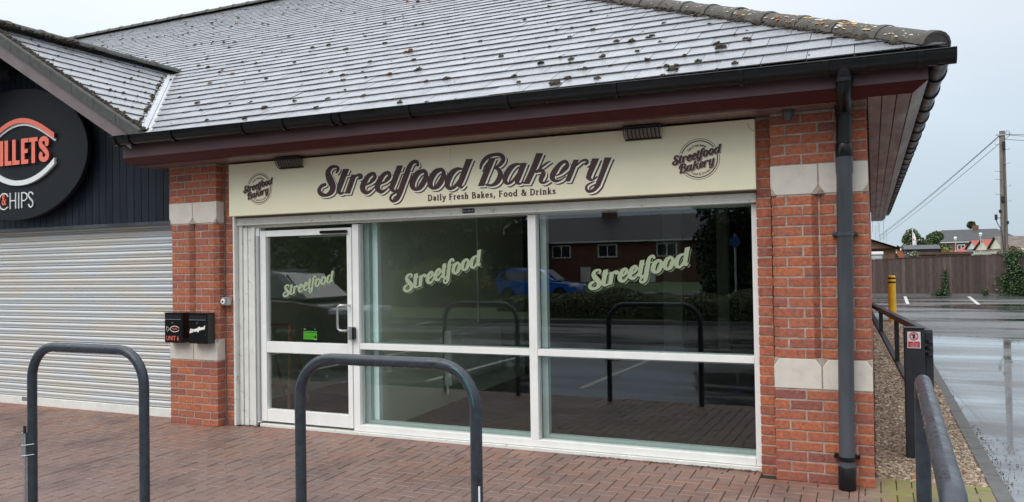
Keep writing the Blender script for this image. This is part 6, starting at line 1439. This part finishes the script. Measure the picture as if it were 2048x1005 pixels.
# vehicles
def car(lab, x, y, z0, rz, L, H_, Wd, paint, suv=False, cat='car'):
    t = thing('parked_car', lab, cat, 'parked cars', (x, y, z0)); t.rotation_euler = (0, 0, rz)
    g = .22 if not suv else .28; wb = L*.30; wr = .31 if not suv else .36
    def arch(cx): return [(cx+wr*1.15*math.cos(a), g+.05+max(0, wr*1.15*math.sin(a)-.0)) for a in np.linspace(math.pi, 0, 9)]
    belt = H_*.60
    low = [(-L/2+.06, g), (-L/2, g+.2), (-L/2+.02, belt-.12), (-L/2+.10, belt), (-L*.30, belt+.03), (0, belt+.01), (L*.20, belt-.02), (L*.40, belt-.14), (L/2-.06, belt-.26), (L/2, g+.28), (L/2-.08, g)]
    bottom = arch(wb)[::-1]+arch(-wb)[::-1]
    poly = low+bottom; b = MB(); n = len(poly)
    ys = [(-Wd/2, .93), (-Wd/2*.985, 1), (Wd/2*.985, 1), (Wd/2, .93)]
    b.prism(poly, 1, -Wd/2, Wd/2); o = b.build('body', paint, t, bevel=.035, smooth=True)
    if suv: cab = [(-L/2+.12, belt), (-L*.42, H_*.93), (-L*.33, H_), (0, H_*1.0), (L*.10, H_*.97), (L*.27, belt)]
    else: cab = [(-L/2+.14, belt), (-L*.40, H_*.90), (-L*.28, H_), (-.05*L, H_), (L*.06, H_*.96), (L*.26, belt-.02)]
    b = MB(); k = .86; m_ = len(cab); A = [(x_, -Wd/2*(.95 if z_ < belt+.05 else .74), z_) for x_, z_ in cab]; B = [(x_, -y_, z_) for x_, y_, z_ in A]
    b.add(A+B, [tuple(range(m_)), tuple(range(m_, 2*m_))[::-1]]+[(i, m_+i, m_+(i+1) % m_, (i+1) % m_) for i in range(m_)]); b.build('cabin', paint, t, bevel=.05, smooth=True)
    for s_ in (-1, 1):     # side glass and lamps
        def gp(x_, z_): f_ = min(1, max(0, (z_-belt)/(H_-belt))); return (x_, s_*(Wd/2*(.95-.21*min(1, f_*1.02+.02))+.012), z_)
        for (xa_, xb_, xc_, xd_) in ((-L*.40, -L*.36, -L*.22, -L*.22), (-L*.205, -L*.205, -L*.03, -L*.03), (-L*.015, -L*.015, L*.075, L*.19)):
            b = MB(); P = [gp(xa_, belt+.05), gp(xd_, belt+.05), gp(xc_, H_-.10), gp(xb_, H_-.12)]; b.add(P+[(p[0], p[1]-s_*.02, p[2]) for p in P], [(0, 1, 2, 3), (7, 6, 5, 4), (0, 4, 5, 1), (1, 5, 6, 2), (2, 6, 7, 3), (3, 7, 4, 0)]); b.build('side_window', M['cargls'], t)
        MB().box((L/2-.42, s_*Wd/2-(.30 if s_ > 0 else -.02), belt-.32), (L/2-.03, s_*Wd/2+(.012 if s_ > 0 else .30), belt-.20)).build('headlight', M['clearlamp'], t, bevel=.02)
        MB().box((-L/2-.012, s_*Wd/2-(.30 if s_ > 0 else -.01), belt-.22), (-L/2+.25, s_*Wd/2+(.012 if s_ > 0 else .30), belt-.02)).build('tail_light', M['redlamp'], t, bevel=.02)
        for cx in (-wb, wb):
            w = MB().cyl((cx, s_*(Wd/2-.20), wr), (cx, s_*(Wd/2-.01), wr), wr, 26).build('wheel', M['tyre'], t, smooth=True, bevel=.01); MB().cyl((cx, s_*(Wd/2-.008), wr), (cx, s_*(Wd/2+.004), wr), wr*.66, 20).build('rim', M['blackmat'], w)
            sp_ = MB()
            for a in range(10): an = a*math.pi/5; sp_.bar((cx+.03*math.cos(an), s_*(Wd/2+.008), wr+.03*math.sin(an)), (cx+wr*.66*math.cos(an), s_*(Wd/2+.008), wr+wr*.66*math.sin(an)), .03, .012)
            sp_.build('spokes', M['rim'], w)
        MB().bar((-L*.33, s_*Wd*.33, H_+.03), (L*.03, s_*Wd*.33, H_+.02), .03, .03).build('roof_rail', M['steel'], t)
        MB().box((L*.17, s_*Wd/2-(.0 if s_ > 0 else .16), belt+.02), (L*.20, s_*Wd/2+(.16 if s_ > 0 else 0), belt+.14)).build('mirror', paint, t, bevel=.02)
    b = MB(); P = [(L*.255, -Wd*.40, belt+.02), (L*.255, Wd*.40, belt+.02), (L*.115, Wd*.34, H_-.09), (L*.115, -Wd*.34, H_-.09)]; b.add([(p[0]+.03, p[1], p[2]+.02) for p in P]+P, [(0, 1, 2, 3), (7, 6, 5, 4), (0, 4, 5, 1), (1, 5, 6, 2), (2, 6, 7, 3), (3, 7, 4, 0)]); b.build('windscreen', M['cargls'], t)
    return t
xa, ya = RX(1076, 40.5); car('bright blue hatchback parked beyond the hedges', xa, ya, G0-.05, math.radians(-4), 4.6, 1.58, 1.8, M['carblue'])
car('dark grey estate car parked opposite the shop door', -12.35, -8.7, G0, math.radians(2), 4.9, 1.66, 1.88, M['cardark'], suv=True)
# signs and posts across the road
def RP(px_, dep): q = W_(px_, 510, dep); return q[0], .44-q[1]
x, y = RP(1443, 27); t = thing('road_post', 'squat white and yellow reflective road post opposite the right pane', 'road post', None, (x, y, G0)); MB().box((-.16, -.12, 0), (.16, .12, .8)).build('base', M['yellow'], t, bevel=.04); MB().box((-.15, -.11, .801), (.15, .11, 1.25)).build('top', M['lampgrey'], t, bevel=.06)
x, y = RP(1470, 25); t = thing('round_road_sign', 'round blue road sign on a grey pole opposite the right pane', 'road sign', None, (x, y, G0)); MB().cyl((0, 0, 0), (0, 0, 2.6), .035, 8).build('pole', M['lampgrey'], t); MB().cyl((0, .04, 2.35), (0, .055, 2.35), .17, 24).build('disc', mat('blue_sign', (.012, .06, .22), .4), t)
